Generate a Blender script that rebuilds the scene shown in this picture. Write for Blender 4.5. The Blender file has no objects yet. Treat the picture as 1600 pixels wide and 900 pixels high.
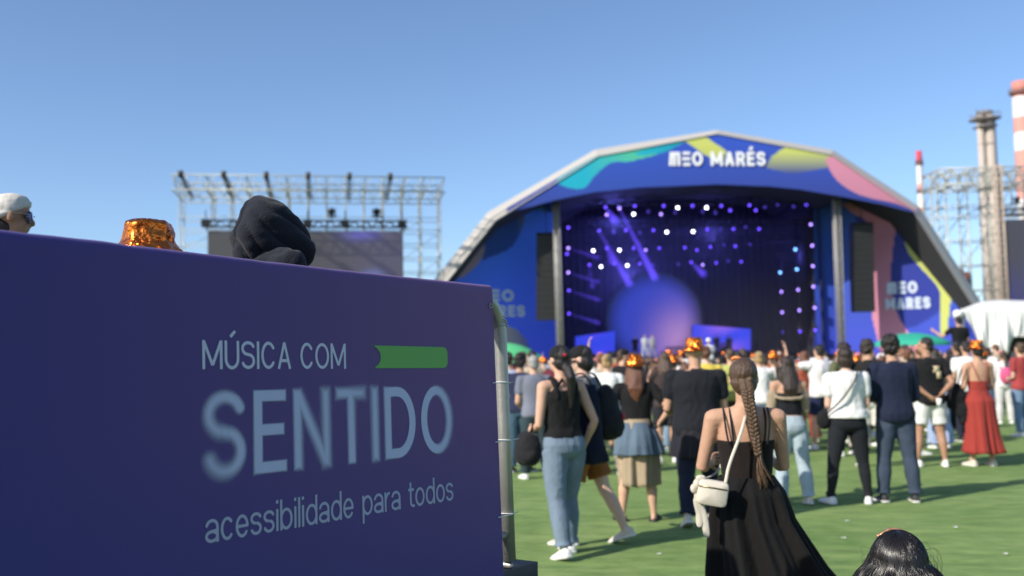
import bpy, math, random
import numpy as np
from mathutils import Vector, Matrix, noise as mnoise

# ------------------------------------------------------------------ camera, world, sun, exposure
S = bpy.context.scene
COL = S.collection
rad = math.radians
EYE = 1.55
FPX = 1556.0                      # focal length in pixels of the 1600 px wide photograph
PITCH, ROLL = rad(4.12), rad(-1.1)
cam_d = bpy.data.cameras.new('camera')
cam_d.sensor_width = 36.0
cam_d.lens = 36.0 * FPX / 1600.0
cam_d.clip_start = 0.05
cam_d.clip_end = 6000
cam_d.dof.use_dof = True
cam_d.dof.focus_distance = 3.35
cam_d.dof.aperture_fstop = 2.3
cam_d.dof.aperture_blades = 0
cam = bpy.data.objects.new('camera', cam_d)
COL.objects.link(cam)
cam.matrix_world = Matrix.Translation((0, 0, EYE)) @ (Matrix.Rotation(math.pi/2 + PITCH, 4, 'X') @ Matrix.Rotation(ROLL, 4, 'Z'))
S.camera = cam

SUN_AZ, SUN_EL = rad(55), rad(34)       # azimuth of the light's travel, measured from +Y towards +X
LD = Vector((math.sin(SUN_AZ)*math.cos(SUN_EL), math.cos(SUN_AZ)*math.cos(SUN_EL), -math.sin(SUN_EL)))
W = bpy.data.worlds.new('World'); S.world = W; W.use_nodes = True
wn = W.node_tree.nodes; wl = W.node_tree.links
sky = wn.new('ShaderNodeTexSky'); sky.sky_type = 'NISHITA'; sky.sun_disc = False
sky.sun_elevation = SUN_EL
sky.sun_rotation = math.atan2(-LD.x, -LD.y)
sky.air_density = 0.8; sky.dust_density = 0.8; sky.ozone_density = 4.0; sky.altitude = 0
wn['Background'].inputs[1].default_value = 0.15
wl.new(sky.outputs[0], wn['Background'].inputs[0])
sun_d = bpy.data.lights.new('sun', 'SUN'); sun_d.energy = 4.5; sun_d.angle = rad(0.5); sun_d.color = (1.0, 0.93, 0.82)
sun = bpy.data.objects.new('sun', sun_d); COL.objects.link(sun)
sun.rotation_euler = LD.to_track_quat('-Z', 'Y').to_euler()
S.view_settings.view_transform = 'Standard'
S.view_settings.look = 'None'
S.view_settings.exposure = 0.3
S.view_settings.gamma = 1.0
S.view_settings.use_curve_mapping = False
S.render.engine = 'CYCLES'
S.cycles.use_denoising = True
S.cycles.max_bounces = 6
S.cycles.transparent_max_bounces = 12
S.cycles.caustics_reflective = False; S.cycles.caustics_refractive = False

# ------------------------------------------------------------------ pixel helpers (photo pixels -> world)
_M = np.array(cam.matrix_world.to_3x3()); CP = np.array([0, 0, EYE])
def ray(x, y): return _M @ np.array([(x-800)/FPX, (450-y)/FPX, -1.0])
def P(x, y, Y):
    r = ray(x, y); return CP + r*(Y/r[1])
def G(x, y, z=0.0):
    r = ray(x, y); return CP + r*((z-EYE)/r[2])

# ------------------------------------------------------------------ object helpers
def link(o, parent=None):
    COL.objects.link(o)
    if parent is not None: o.parent = parent
    return o
def tag(o, label=None, cat=None, group=None, kind=None):
    if label: o['label'] = label
    if cat: o['category'] = cat
    if group: o['group'] = group
    if kind: o['kind'] = kind
    return o
def empty(name, loc=(0, 0, 0), rz=0.0):
    o = bpy.data.objects.new(name, None); o.empty_display_size = 0.1
    o.location = loc; o.rotation_euler = (0, 0, rz); return link(o)
def copy_tree(o, parent=None):
    c = o.copy(); COL.objects.link(c)
    if parent is not None: c.parent = parent
    for ch in list(o.children): copy_tree(ch, c)
    return c
def mesh_from(v, f, smooth=True):
    me = bpy.data.meshes.new('m'); me.from_pydata([tuple(map(float, p)) for p in v], [], [tuple(map(int, q)) for q in f])
    if smooth: me.polygons.foreach_set('use_smooth', [True]*len(me.polygons))
    me.update(); return me
def evaluated(me, mods):
    o = bpy.data.objects.new('tmp', me); COL.objects.link(o)
    for kind, kw in mods:
        m = o.modifiers.new('m', kind)
        for k, x in kw.items(): setattr(m, k, x)
    dg = bpy.context.evaluated_depsgraph_get()
    r = bpy.data.meshes.new_from_object(o.evaluated_get(dg))
    bpy.data.objects.remove(o); bpy.data.meshes.remove(me)
    return r

def unit(a):
    a = np.asarray(a, float); n = np.linalg.norm(a); return a/n if n > 1e-9 else a
class Geo:
    def __init__(s): s.v = []; s.f = []; s.mi = []
    def add(s, v, f, m=0):
        b = len(s.v); s.v.extend([tuple(p) for p in v]); s.f.extend([tuple(b+i for i in q) for q in f]); s.mi.extend([m]*len(f))
    def loft(s, rings, cap=True, m=0, closed=True):
        k, n = len(rings), len(rings[0]); v = [p for r in rings for p in r]; f = []
        for i in range(k-1):
            for j in range(n if closed else n-1):
                j2 = (j+1) % n; f.append((i*n+j, i*n+j2, (i+1)*n+j2, (i+1)*n+j))
        if cap:
            a = len(v); v.append(np.mean(rings[0], axis=0)); v.append(np.mean(rings[-1], axis=0))
            for j in range(n):
                j2 = (j+1) % n; f.append((a, j2, j)); f.append((a+1, (k-1)*n+j, (k-1)*n+j2))
        s.add(v, f, m)
    def erings(s, specs, n=20, m=0, cap=True):
        """horizontal ellipse rings: (z, rx, ry, cx, cy)"""
        t = np.linspace(0, 2*np.pi, n, endpoint=False); R = []
        for z, rx, ry, cx, cy in specs:
            R.append(np.stack([cx+rx*np.cos(t), cy+ry*np.sin(t), np.full(n, z)], 1))
        s.loft(R, cap, m)
    def tube(s, pts, rads, n=12, round_ends=True, m=0, flat=1.0):
        pts = [np.asarray(p, float) for p in pts]; rads = list(rads) if hasattr(rads, '__len__') else [rads]*len(pts)
        if round_ends:
            d0 = unit(pts[0]-pts[1]); d1 = unit(pts[-1]-pts[-2])
            pts = [pts[0]+d0*rads[0]*.9, pts[0]+d0*rads[0]*.6] + pts + [pts[-1]+d1*rads[-1]*.6, pts[-1]+d1*rads[-1]*.9]
            rads = [rads[0]*.35, rads[0]*.8] + rads + [rads[-1]*.8, rads[-1]*.35]
        k = len(pts); up = None; R = []; t = np.linspace(0, 2*np.pi, n, endpoint=False)
        for i in range(k):
            tan = unit(pts[min(i+1, k-1)]-pts[max(i-1, 0)])
            if up is None:
                up = np.array([0, 0, 1.0]) if abs(tan[2]) < .9 else np.array([0, 1.0, 0])
            x = unit(np.cross(up, tan)); 
            if np.linalg.norm(x) < 1e-6: x = np.array([1.0, 0, 0])
            y = np.cross(tan, x); up = y
            R.append(pts[i] + rads[i]*(np.outer(np.cos(t), x) + flat*np.outer(np.sin(t), y)))
        s.loft(R, True, m)
    def ell(s, c, r, rot=None, n=18, k=11, m=0):
        t = np.linspace(0, 2*np.pi, n, endpoint=False); R = []
        for a in np.linspace(-np.pi/2+.12, np.pi/2-.12, k):
            p = np.stack([r[0]*np.cos(a)*np.cos(t), r[1]*np.cos(a)*np.sin(t), np.full(n, r[2]*np.sin(a))], 1)
            if rot is not None: p = p @ np.array(rot).T
            R.append(p+np.asarray(c))
        s.loft(R, True, m)
    def box(s, c, h, rot=None, m=0):
        c = np.asarray(c, float); q = []
        for x in (-1, 1):
            for y in (-1, 1):
                for z in (-1, 1): q.append(np.array([x*h[0], y*h[1], z*h[2]]))
        q = np.array(q)
        if rot is not None: q = q @ np.array(rot).T
        s.add(q+c, [(0, 1, 3, 2), (4, 6, 7, 5), (0, 4, 5, 1), (2, 3, 7, 6), (0, 2, 6, 4), (1, 5, 7, 3)], m)
    def bar(s, a, b, r, n=8, m=0): s.tube([a, b], [r, r], n, False, m)
    def mesh(s, voxel=None, smooth=0, smooth_shade=True, fold=None, xf=None):
        me = mesh_from(s.v, s.f, smooth_shade)
        if any(s.mi): me.polygons.foreach_set('material_index', s.mi)
        if voxel:
            mods = [('REMESH', dict(mode='VOXEL', voxel_size=voxel, use_smooth_shade=True))]
            if smooth: mods.append(('SMOOTH', dict(factor=.5, iterations=smooth)))
            me = evaluated(me, mods)
        if fold: displace(me, *fold)
        if xf is not None: me.transform(xf)
        return me
    def obj(s, name, mat, parent=None, **kw):
        me = s.mesh(**kw); return put(name, me, mat, parent)
def put(name, me, mat, parent=None):
    o = bpy.data.objects.new(name, me); 
    for m in (mat if isinstance(mat, (list, tuple)) else [mat]): me.materials.append(m)
    return link(o, parent)
def displace(me, amp, scale, seed=0, ridge=False):
    n = len(me.vertices); co = np.empty(n*3); me.vertices.foreach_get('co', co); co = co.reshape(-1, 3)
    no = np.empty(n*3); me.vertex_normals.foreach_get('vector', no); no = no.reshape(-1, 3)
    sc = np.asarray(scale, float) if hasattr(scale, '__len__') else np.array([scale]*3, float)
    q = co*sc + seed*7.31
    if ridge:
        d = np.array([.7*mnoise.noise(Vector(p)) + .8*(.35-abs(mnoise.noise(Vector((p[0]*1.5+9+p[2]*.5, p[1]*1.5, p[2]*1.9-p[0]*.5))))*1.6) + .25*(.3-abs(mnoise.noise(Vector(p*3.7)))*1.5) for p in q])
        d = np.where(d < 0, d*.35, d)+.12
    else:
        d = np.array([mnoise.noise(Vector(p)) + .45*mnoise.noise(Vector(p*2.3)) for p in q])
        d = np.sign(d)*np.abs(d)**.85
    co = co + no*(amp*d)[:, None]
    me.vertices.foreach_set('co', co.ravel()); me.update()

# ------------------------------------------------------------------ materials
_mc = {}
def _new(name):
    m = bpy.data.materials.new(name); m.use_nodes = True
    t = m.node_tree; return m, t.nodes, t.links, t.nodes['Principled BSDF']
def srgb(r, g, b):
    f = lambda c: (c/255/12.92) if c/255 <= .04045 else ((c/255+.055)/1.055)**2.4
    return (f(r), f(g), f(b))
def mat(name, col, rough=.7, metal=0.0, spec=.4, var=.15, vscale=6.0, bump=0.0, bscale=60.0, stretch=(1, 1, 1), emit=None, estr=0.0, sheen=0.0, sss=0.0):
    key = (name, tuple(col), rough, metal, var, vscale, bump, bscale, emit, estr, stretch, sss)
    if key in _mc: return _mc[key]
    m, N, L, b = _new(name)
    b.inputs['Roughness'].default_value = rough; b.inputs['Metallic'].default_value = metal
    b.inputs['Specular IOR Level'].default_value = spec
    if sheen: b.inputs['Sheen Weight'].default_value = sheen
    if sss:
        b.inputs['Subsurface Weight'].default_value = sss; b.inputs['Subsurface Radius'].default_value = (.01, .004, .002)
    tc = N.new('ShaderNodeTexCoord'); mp = N.new('ShaderNodeMapping'); mp.inputs['Scale'].default_value = stretch
    L.new(tc.outputs['Object'], mp.inputs[0])
    if var:
        nz = N.new('ShaderNodeTexNoise'); nz.inputs['Scale'].default_value = vscale; nz.inputs['Detail'].default_value = 5
        L.new(mp.outputs[0], nz.inputs['Vector'])
        mx = N.new('ShaderNodeMix'); mx.data_type = 'RGBA'
        mx.inputs['A'].default_value = (*[c*(1-var) for c in col], 1); mx.inputs['B'].default_value = (*[min(1, c*(1+var)) for c in col], 1)
        L.new(nz.outputs[0], mx.inputs['Factor']); L.new(mx.outputs['Result'], b.inputs['Base Color'])
    else: b.inputs['Base Color'].default_value = (*col, 1)
    if bump:
        n2 = N.new('ShaderNodeTexNoise'); n2.inputs['Scale'].default_value = bscale; n2.inputs['Detail'].default_value = 4
        L.new(mp.outputs[0], n2.inputs['Vector'])
        bp = N.new('ShaderNodeBump'); bp.inputs['Strength'].default_value = bump; bp.inputs['Distance'].default_value = .02
        L.new(n2.outputs[0], bp.inputs['Height']); L.new(bp.outputs[0], b.inputs['Normal'])
    if emit:
        b.inputs['Emission Color'].default_value = (*emit, 1); b.inputs['Emission Strength'].default_value = estr
        m.cycles.emission_sampling = 'NONE'
    _mc[key] = m; return m
def cloth(col, var=.14): return mat('cloth', col, .85, 0, .2, var, 9, .25, 45, (1, 1, .45), sheen=.05)
def denim(col): return mat('denim', col, .85, 0, .2, .30, 14, .3, 90, (1, 1, .35))
def skin(col): return mat('skin', col, .58, 0, .35, .16, 22, .15, 160, sss=.03)
def hairmat(col): return mat('hair', col, .46, 0, .5, .35, 40, .6, 120, (1, 1, .12))
def foil(): 
    key = 'foil'
    if key in _mc: return _mc[key]
    m, N, L, b = _new('orange_foil')
    b.inputs['Base Color'].default_value = (.90, .215, .035, 1); b.inputs['Metallic'].default_value = 1.0; b.inputs['Roughness'].default_value = .27
    tc = N.new('ShaderNodeTexCoord')
    vo = N.new('ShaderNodeTexVoronoi'); vo.inputs['Scale'].default_value = 22; vo.feature = 'SMOOTH_F1'
    nz = N.new('ShaderNodeTexNoise'); nz.inputs['Scale'].default_value = 14; nz.inputs['Detail'].default_value = 4
    L.new(tc.outputs['Object'], vo.inputs['Vector']); L.new(tc.outputs['Object'], nz.inputs['Vector'])
    ad = N.new('ShaderNodeMath'); L.new(vo.outputs['Distance'], ad.inputs[0]); L.new(nz.outputs[0], ad.inputs[1])
    bp = N.new('ShaderNodeBump'); bp.inputs['Strength'].default_value = .9; bp.inputs['Distance'].default_value = .03
    L.new(ad.outputs[0], bp.inputs['Height']); L.new(bp.outputs[0], b.inputs['Normal'])
    _mc[key] = m; return m
def art_mat(name, emit=0.0, rough=.55):
    m, N, L, b = _new(name)
    at = N.new('ShaderNodeAttribute'); at.attribute_name = 'art'
    b.inputs['Roughness'].default_value = rough; b.inputs['Specular IOR Level'].default_value = .3
    if emit:
        b.inputs['Base Color'].default_value = (.01, .01, .012, 1)
        L.new(at.outputs['Color'], b.inputs['Emission Color']); b.inputs['Emission Strength'].default_value = emit
    else: L.new(at.outputs['Color'], b.inputs['Base Color'])
    return m
def print_mat(name, col, rough=.6, emit=0.0):
    """letters printed on a sheet: the mesh carries a signed distance (sd) and an edge softness (soft)"""
    m, N, L, b = _new(name)
    b.inputs['Base Color'].default_value = (*col, 1); b.inputs['Roughness'].default_value = rough
    a1 = N.new('ShaderNodeAttribute'); a1.attribute_name = 'sd'; a2 = N.new('ShaderNodeAttribute'); a2.attribute_name = 'soft'
    dv = N.new('ShaderNodeMath'); dv.operation = 'DIVIDE'; L.new(a1.outputs['Fac'], dv.inputs[0]); L.new(a2.outputs['Fac'], dv.inputs[1])
    mr = N.new('ShaderNodeMapRange'); mr.interpolation_type = 'SMOOTHSTEP'
    mr.inputs['From Min'].default_value = 1; mr.inputs['From Max'].default_value = -1; L.new(dv.outputs[0], mr.inputs['Value'])
    L.new(mr.outputs[0], b.inputs['Alpha'])
    return m

# ------------------------------------------------------------------ lettering from strokes (signed distance on a fine grid)
def glyph(ch, w, h):
    """strokes of one letter, cap height 1, width w, half stroke h"""
    Ln = lambda *a: ('L',)+a
    Ar = lambda *a: ('A',)+a
    X = .73
    o = []
    if ch in 'ÉÚ':
        o = [Ln(w*.40, 1.13, w*.74, 1.34)]; ch = {'É': 'E', 'Ú': 'U'}[ch]
    if ch == 'M': o += [Ln(h, 0, h, 1), Ln(w-h, 0, w-h, 1), Ln(h*1.1, .99-h*.3, w/2, .06+1.3*h), Ln(w-h*1.1, .99-h*.3, w/2, .06+1.3*h)]
    elif ch == 'U': o += [Ln(h, .36, h, 1), Ln(w-h, .36, w-h, 1), Ar(w/2, .36, w/2-h, .37-h, 180, 360)]
    elif ch == 'S':
        m = .52; o += [Ar(w/2, (m+1-h)/2, w/2-h, (1-h-m)/2, 22, 250), Ar(w/2, (m+h)/2, w/2-h, (m-h)/2, 70, -158),
                       Ln(w/2-.36*(w/2-h), m+.02, w/2+.36*(w/2-h), m-.02)]
    elif ch == 'I': o += [Ln(h, 0, h, 1)]
    elif ch == 'C': o += [Ar(w/2, .5, w/2-h, .5-h, 38, 322)]
    elif ch == 'A': o += [Ln(h, 0, w/2, .985), Ln(w-h, 0, w/2, .985), Ln(w*.22, .31, w*.78, .31)]
    elif ch == 'O': o += [Ar(w/2, .5, w/2-h, .5-h, 0, 360)]
    elif ch == 'E': o += [Ln(h, 0, h, 1), Ln(h, 1-h, w, 1-h), Ln(h, .52, w*.93, .52), Ln(h, h, w, h)]
    elif ch == 'N': o += [Ln(h, 0, h, 1), Ln(w-h, 0, w-h, 1), Ln(h, .97, w-h, .03)]
    elif ch == 'T': o += [Ln(w/2, 0, w/2, 1), Ln(0, 1-h, w, 1-h)]
    elif ch == 'D': o += [Ln(h, 0, h, 1), Ln(h, 1-h, w*.42, 1-h), Ln(h, h, w*.42, h), Ar(w*.42, .5, w*.58-h, .5-h, -90, 90)]
    elif ch == 'R': o += [Ln(h, 0, h, 1), Ln(h, 1-h, w*.55, 1-h), Ln(h, .46, w*.6, .46), Ar(w*.55, (.46+1-h)/2, w*.42-h, (.54-h)/2, -90, 90), Ln(w*.55, .46, w-h*.8, 0)]
    elif ch == 'm': o += [Ln(h+.05, 0, h+.14, .98), Ln(w*.5, 0, w*.5+.04, .98), Ln(w-h, 0, w-h, .98), Ln(h+.14, .98-h, w-.02, .98-h)]
    elif ch == 'e3': o += [Ln(.06, 1-h, w, 1-h), Ln(0, .5, w, .5), Ln(.06, h, w, h)]
    elif ch == 'o': o += [Ar(w/2, X/2, w/2-h, X/2-h, 0, 360)]
    elif ch == 'c': o += [Ar(w/2, X/2, w/2-h, X/2-h, 42, 318)]
    elif ch == 'e': o += [Ar(w/2, X/2, w/2-h, X/2-h, 0, 322), Ln(h, X*.5, w-h, X*.5)]
    elif ch == 's':
        m = X*.52; o += [Ar(w/2, (m+X-h)/2, w/2-h, (X-h-m)/2, 20, 255), Ar(w/2, (m+h)/2, w/2-h, (m-h)/2, 75, -160)]
    elif ch == 'a': o += [Ln(w-h, 0, w-h, X*.66), Ar(w/2, X*.66, w/2-h, X*.34-h, 0, 165), Ar(w/2-.01, X*.27, w/2-h, X*.27-h, 0, 360), Ln(w/2, X*.54-h, w-h, X*.58-h)]
    elif ch == 'i': o += [Ln(h, 0, h, X), Ln(h, .9, h, 1.02)]
    elif ch == 'l': o += [Ln(h, 0, h, 1.02)]
    elif ch == 'b': o += [Ln(h, 0, h, 1.02), Ar(w/2, X/2, w/2-h, X/2-h, 0, 360)]
    elif ch == 'd': o += [Ln(w-h, 0, w-h, 1.02), Ar(w/2, X/2, w/2-h, X/2-h, 0, 360)]
    elif ch == 'p': o += [Ln(h, -.28, h, X), Ar(w/2, X/2, w/2-h, X/2-h, 0, 360)]
    elif ch == 'r': o += [Ln(h, 0, h, X), Ar(w*.9, X*.45, w*.9-h, X*.55-h, 95, 180)]
    elif ch == 't': o += [Ln(w*.42, .16, w*.42, .96), Ln(0, X-h, w, X-h), Ar(w*.42+.17, .17, .17, .17-h, 180, 275)]
    return o
GW = dict(M=.98, U=.74, S=.72, I=.0, C=.8, A=.78, O=.86, E=.62, N=.76, T=.66, D=.78, R=.72, m=.98, o=.6, c=.56, e=.58, s=.52, a=.56, i=.0, l=.0, b=.6, d=.6, p=.6, r=.34, t=.36, e3=.66)
GW.update({'É': .62, 'Ú': .74})
def layout(text, h, total, gap):
    seq = []; x = 0
    toks = text if isinstance(text, list) else list(text)
    ws = [(None, .34) if t == ' ' else (t, GW[t]) for t in toks]
    fixed = sum(2*h for t, w in ws if t and w == 0); nat = sum(w for t, w in ws if w) + gap*(len(ws)-1)
    k = (total-fixed)/nat
    for t, w in ws:
        ww = 2*h if (t and w == 0) else w*k
        if t: seq.append((x, ww, t))
        x += ww+gap*k
    return seq
def text_sheet(text, cap, h, width, gap, frame, step, softfn, margin=.02):
    """frame(x, y) -> world point, x,y in metres from baseline start"""
    prims = []
    for x0, w, ch in layout(text, h, width/cap, gap):
        for p in glyph(ch, w, h): prims.append((x0, p))
    segs = []
    for x0, p in prims:
        if p[0] == 'L': segs.append((np.array([x0+p[1], p[2]])*cap, np.array([x0+p[3], p[4]])*cap, True))
        else:
            _, cx, cy, rx, ry, a0, a1 = p; n = max(6, int(abs(a1-a0)/12)); q = [np.array([x0+cx+rx*math.cos(rad(a)), cy+ry*math.sin(rad(a))])*cap for a in np.linspace(a0, a1, n+1)]
            segs += [(q[i], q[i+1], False) for i in range(n)]
    lo, hi = -.35*cap-margin, 1.35*cap+margin
    gx = np.arange(-margin, width+margin, step); gy = np.arange(lo, hi, step)
    Xg, Yg = np.meshgrid(gx, gy); D = np.full(Xg.shape, 9.0); hs = h*cap
    for a, b, box in segs:
        i0 = max(0, int((min(a[0], b[0])-3*margin-gx[0])/step)); i1 = min(len(gx), int((max(a[0], b[0])+3*margin-gx[0])/step)+2)
        x = Xg[:, i0:i1]-a[0]; y = Yg[:, i0:i1]-a[1]; d = b-a; ln = np.linalg.norm(d); u = d/ln
        s = x*u[0]+y*u[1]; t = np.abs(-x*u[1]+y*u[0])
        if box:
            qx = np.abs(s-ln/2)-ln/2; qy = t-hs
            dd = np.hypot(np.maximum(qx, 0), np.maximum(qy, 0))+np.minimum(np.maximum(qx, qy), 0)
        else: dd = np.hypot(s-np.clip(s, 0, ln), t)-hs
        D[:, i0:i1] = np.minimum(D[:, i0:i1], dd)
    soft = softfn(Xg/width, Yg/cap)
    keep = D < soft*1.05+step
    cell = keep[:-1, :-1] | keep[1:, :-1] | keep[:-1, 1:] | keep[1:, 1:]
    idx = -np.ones(Xg.shape, int); used = np.zeros(Xg.shape, bool)
    used[:-1, :-1] |= cell; used[1:, :-1] |= cell; used[:-1, 1:] |= cell; used[1:, 1:] |= cell
    idx[used] = np.arange(used.sum()); v = [frame(x, y) for x, y in zip(Xg[used], Yg[used])]
    js, is_ = np.nonzero(cell)
    f = np.stack([idx[js, is_], idx[js, is_+1], idx[js+1, is_+1], idx[js+1, is_]], 1)
    me = mesh_from(v, f)
    for nm, val in (('sd', D[used]), ('soft', soft[used] if hasattr(soft, 'shape') else np.full(used.sum(), soft))):
        at = me.attributes.new(nm, 'FLOAT', 'POINT'); at.data.foreach_set('value', val.astype(np.float32))
    return me
def poly_sheet(pts, frame, step, soft):
    p = np.array(pts, float); lo = p.min(0)-3*step; hi = p.max(0)+3*step
    gx = np.arange(lo[0], hi[0], step); gy = np.arange(lo[1], hi[1], step); X, Y = np.meshgrid(gx, gy); D = np.full(X.shape, 9.0)
    for i in range(len(p)):
        a, b = p[i-1], p[i]; d = b-a; l2 = max(1e-12, d @ d); t = np.clip(((X-a[0])*d[0]+(Y-a[1])*d[1])/l2, 0, 1)
        D = np.minimum(D, np.hypot(X-a[0]-t*d[0], Y-a[1]-t*d[1]))
    D = np.where(inpoly(X, Y, pts), -D, D); n = X.shape[1]
    me = mesh_from([frame(x, y) for x, y in zip(X.ravel(), Y.ravel())], [(r*n+c, r*n+c+1, (r+1)*n+c+1, (r+1)*n+c) for r in range(X.shape[0]-1) for c in range(n-1)])
    for nm, val in (('sd', D.ravel()), ('soft', np.full(D.size, soft))):
        at = me.attributes.new(nm, 'FLOAT', 'POINT'); at.data.foreach_set('value', val.astype(np.float32))
    return me
def inpoly(x, y, poly):
    c = np.zeros(x.shape, bool); n = len(poly)
    for i in range(n):
        x0, y0 = poly[i]; x1, y1 = poly[i-1]
        if y0 == y1: continue
        c ^= ((y0 > y) != (y1 > y)) & (x < (x1-x0)*(y-y0)/(y1-y0)+x0)
    return c
def art_sheet(xs, topf, botf, rows, to_world, colour):
    """a printed sheet between two curves, coloured per vertex by colour(px, py)"""
    v = []; pxy = []
    for x in xs:
        a, b = topf(x), botf(x)
        for r in range(rows+1):
            y = a+(b-a)*r/rows; v.append(to_world(x, y)); pxy.append((x, y))
    n = rows+1; f = []
    for i in range(len(xs)-1):
        for r in range(rows): f.append((i*n+r, i*n+r+1, (i+1)*n+r+1, (i+1)*n+r))
    me = mesh_from(v, f); pxy = np.array(pxy); c = colour(pxy[:, 0], pxy[:, 1])
    at = me.color_attributes.new('art', 'FLOAT_COLOR', 'POINT')
    at.data.foreach_set('color', np.concatenate([c, np.ones((len(c), 1))], 1).astype(np.float32).ravel())
    return me
def smooth_poly(pts, n=8):
    """closed Catmull-Rom through pts"""
    p = np.array(pts, float); k = len(p); out = []
    for i in range(k):
        p0, p1, p2, p3 = p[i-1], p[i], p[(i+1) % k], p[(i+2) % k]
        for t in np.linspace(0, 1, n, endpoint=False):
            out.append(.5*((2*p1)+(-p0+p2)*t+(2*p0-5*p1+4*p2-p3)*t*t+(-p0+3*p1-3*p2+p3)*t**3))
    return [tuple(q) for q in out]
def chain(pts, n=8):
    """open Catmull-Rom"""
    p = [np.asarray(q, float) for q in pts]; p = [2*p[0]-p[1]]+p+[2*p[-1]-p[-2]]; out = []
    for i in range(1, len(p)-2):
        p0, p1, p2, p3 = p[i-1], p[i], p[i+1], p[i+2]
        for t in np.linspace(0, 1, n, endpoint=False):
            out.append(.5*((2*p1)+(-p0+p2)*t+(2*p0-5*p1+4*p2-p3)*t*t+(-p0+3*p1-3*p2+p3)*t**3))
    out.append(p[-2]); return out

# colours of the banner and its print
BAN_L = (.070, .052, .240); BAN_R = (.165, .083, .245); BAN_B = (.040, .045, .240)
INK1 = (.60, .61, .80); INK2 = (.52, .55, .80); INK3 = (.40, .41, .60); GREENBAR = (.15, .42, .09)

# ================================================================== THE SETTING
def turf_mat():
    m, N, L, b = _new('artificial_turf'); b.inputs['Roughness'].default_value = .9; b.inputs['Specular IOR Level'].default_value = .15
    tc = N.new('ShaderNodeTexCoord')
    def noise(scale, st=(1, 1, 1), det=5):
        mp = N.new('ShaderNodeMapping'); mp.inputs['Scale'].default_value = st; L.new(tc.outputs['Object'], mp.inputs[0])
        n = N.new('ShaderNodeTexNoise'); n.inputs['Scale'].default_value = scale; n.inputs['Detail'].default_value = det; L.new(mp.outputs[0], n.inputs['Vector']); return n
    a = noise(.8, (.8, 1.1, 1), 8); c = noise(5.0, (.7, 1.2, 1), 9); d = noise(160, det=2)
    r = N.new('ShaderNodeValToRGB'); r.color_ramp.elements[0].color = (.128, .225, .062, 1); r.color_ramp.elements[1].color = (.285, .38, .135, 1)
    r.color_ramp.elements[0].position = .33; r.color_ramp.elements[1].position = .70
    ad = N.new('ShaderNodeMath'); ad.operation = 'MULTIPLY_ADD'; L.new(c.outputs[0], ad.inputs[0]); ad.inputs[1].default_value = .55
    m2 = N.new('ShaderNodeMath'); m2.operation = 'MULTIPLY'; L.new(a.outputs[0], m2.inputs[0]); m2.inputs[1].default_value = .45
    L.new(m2.outputs[0], ad.inputs[2]); L.new(ad.outputs[0], r.inputs[0])
    mx = N.new('ShaderNodeMix'); mx.data_type = 'RGBA'; mx.blend_type = 'MULTIPLY'; mx.inputs['Factor'].default_value = .5
    r2 = N.new('ShaderNodeValToRGB'); r2.color_ramp.elements[0].color = (.6, .6, .6, 1); r2.color_ramp.elements[0].position = .3; r2.color_ramp.elements[1].position = .6
    L.new(d.outputs[0], r2.inputs[0]); L.new(r.outputs[0], mx.inputs['A']); L.new(r2.outputs[0], mx.inputs['B']); L.new(mx.outputs['Result'], b.inputs['Base Color'])
    w = noise(2.2, (.7, 1.6, 1), 7); bp = N.new('ShaderNodeBump'); bp.inputs['Strength'].default_value = .75; bp.inputs['Distance'].default_value = .10
    L.new(w.outputs[0], bp.inputs['Height'])
    bp2 = N.new('ShaderNodeBump'); bp2.inputs['Strength'].default_value = .5; bp2.inputs['Distance'].default_value = .01; L.new(d.outputs[0], bp2.inputs['Height']); L.new(bp.outputs[0], bp2.inputs['Normal'])
    L.new(bp2.outputs[0], b.inputs['Normal']); return m
g = Geo(); g.add([(-2500, -300, -.02), (2500, -300, -.02), (2500, 4000, -.02), (-2500, 4000, -.02)], [(0, 1, 2, 3)])
tag(g.obj('ground', mat('dry_ground', (.16, .14, .10), .95, var=.3, vscale=.2)), kind='structure')
g = Geo()
# the turf carpet: a gently creased sheet
nx, ny = 90, 130; xs = np.linspace(-28, 62, nx); ys = np.concatenate([np.linspace(-6, 22, 100), np.linspace(23, 73.5, 30)])
v = []
for y in ys:
    for x in xs:
        z = .012*mnoise.noise(Vector((x*.5, y*1.7, 0)))+.006*mnoise.noise(Vector((x*1.4, y*3.1, 4)))
        v.append((x, y, max(-.012, z)))
f = [(j*nx+i, j*nx+i+1, (j+1)*nx+i+1, (j+1)*nx+i) for j in range(len(ys)-1) for i in range(nx-1)]
g.add(v, f); tag(g.obj('lawn', turf_mat()), kind='structure')

# ------------------------------------------------------------------ materials used by the setting
steel = mat('galvanised_steel', (.40, .395, .37), .42, .55, var=.12, vscale=20, bump=.05)
darkmetal = mat('black_metal', (.018, .018, .02), .5, 0, var=.1)
pvc = mat('white_canvas', (.44, .415, .38), .6, 0, var=.06, vscale=3)
pvcd = mat('grey_roof_skin', (.32, .31, .30), .7, var=.1, vscale=1)
blackcl = mat('black_drape', (.016, .016, .022), .9, var=.2, vscale=2)
scaf = mat('scaffold_tube', (.42, .43, .38), .45, .35, var=.15, vscale=4)

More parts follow.
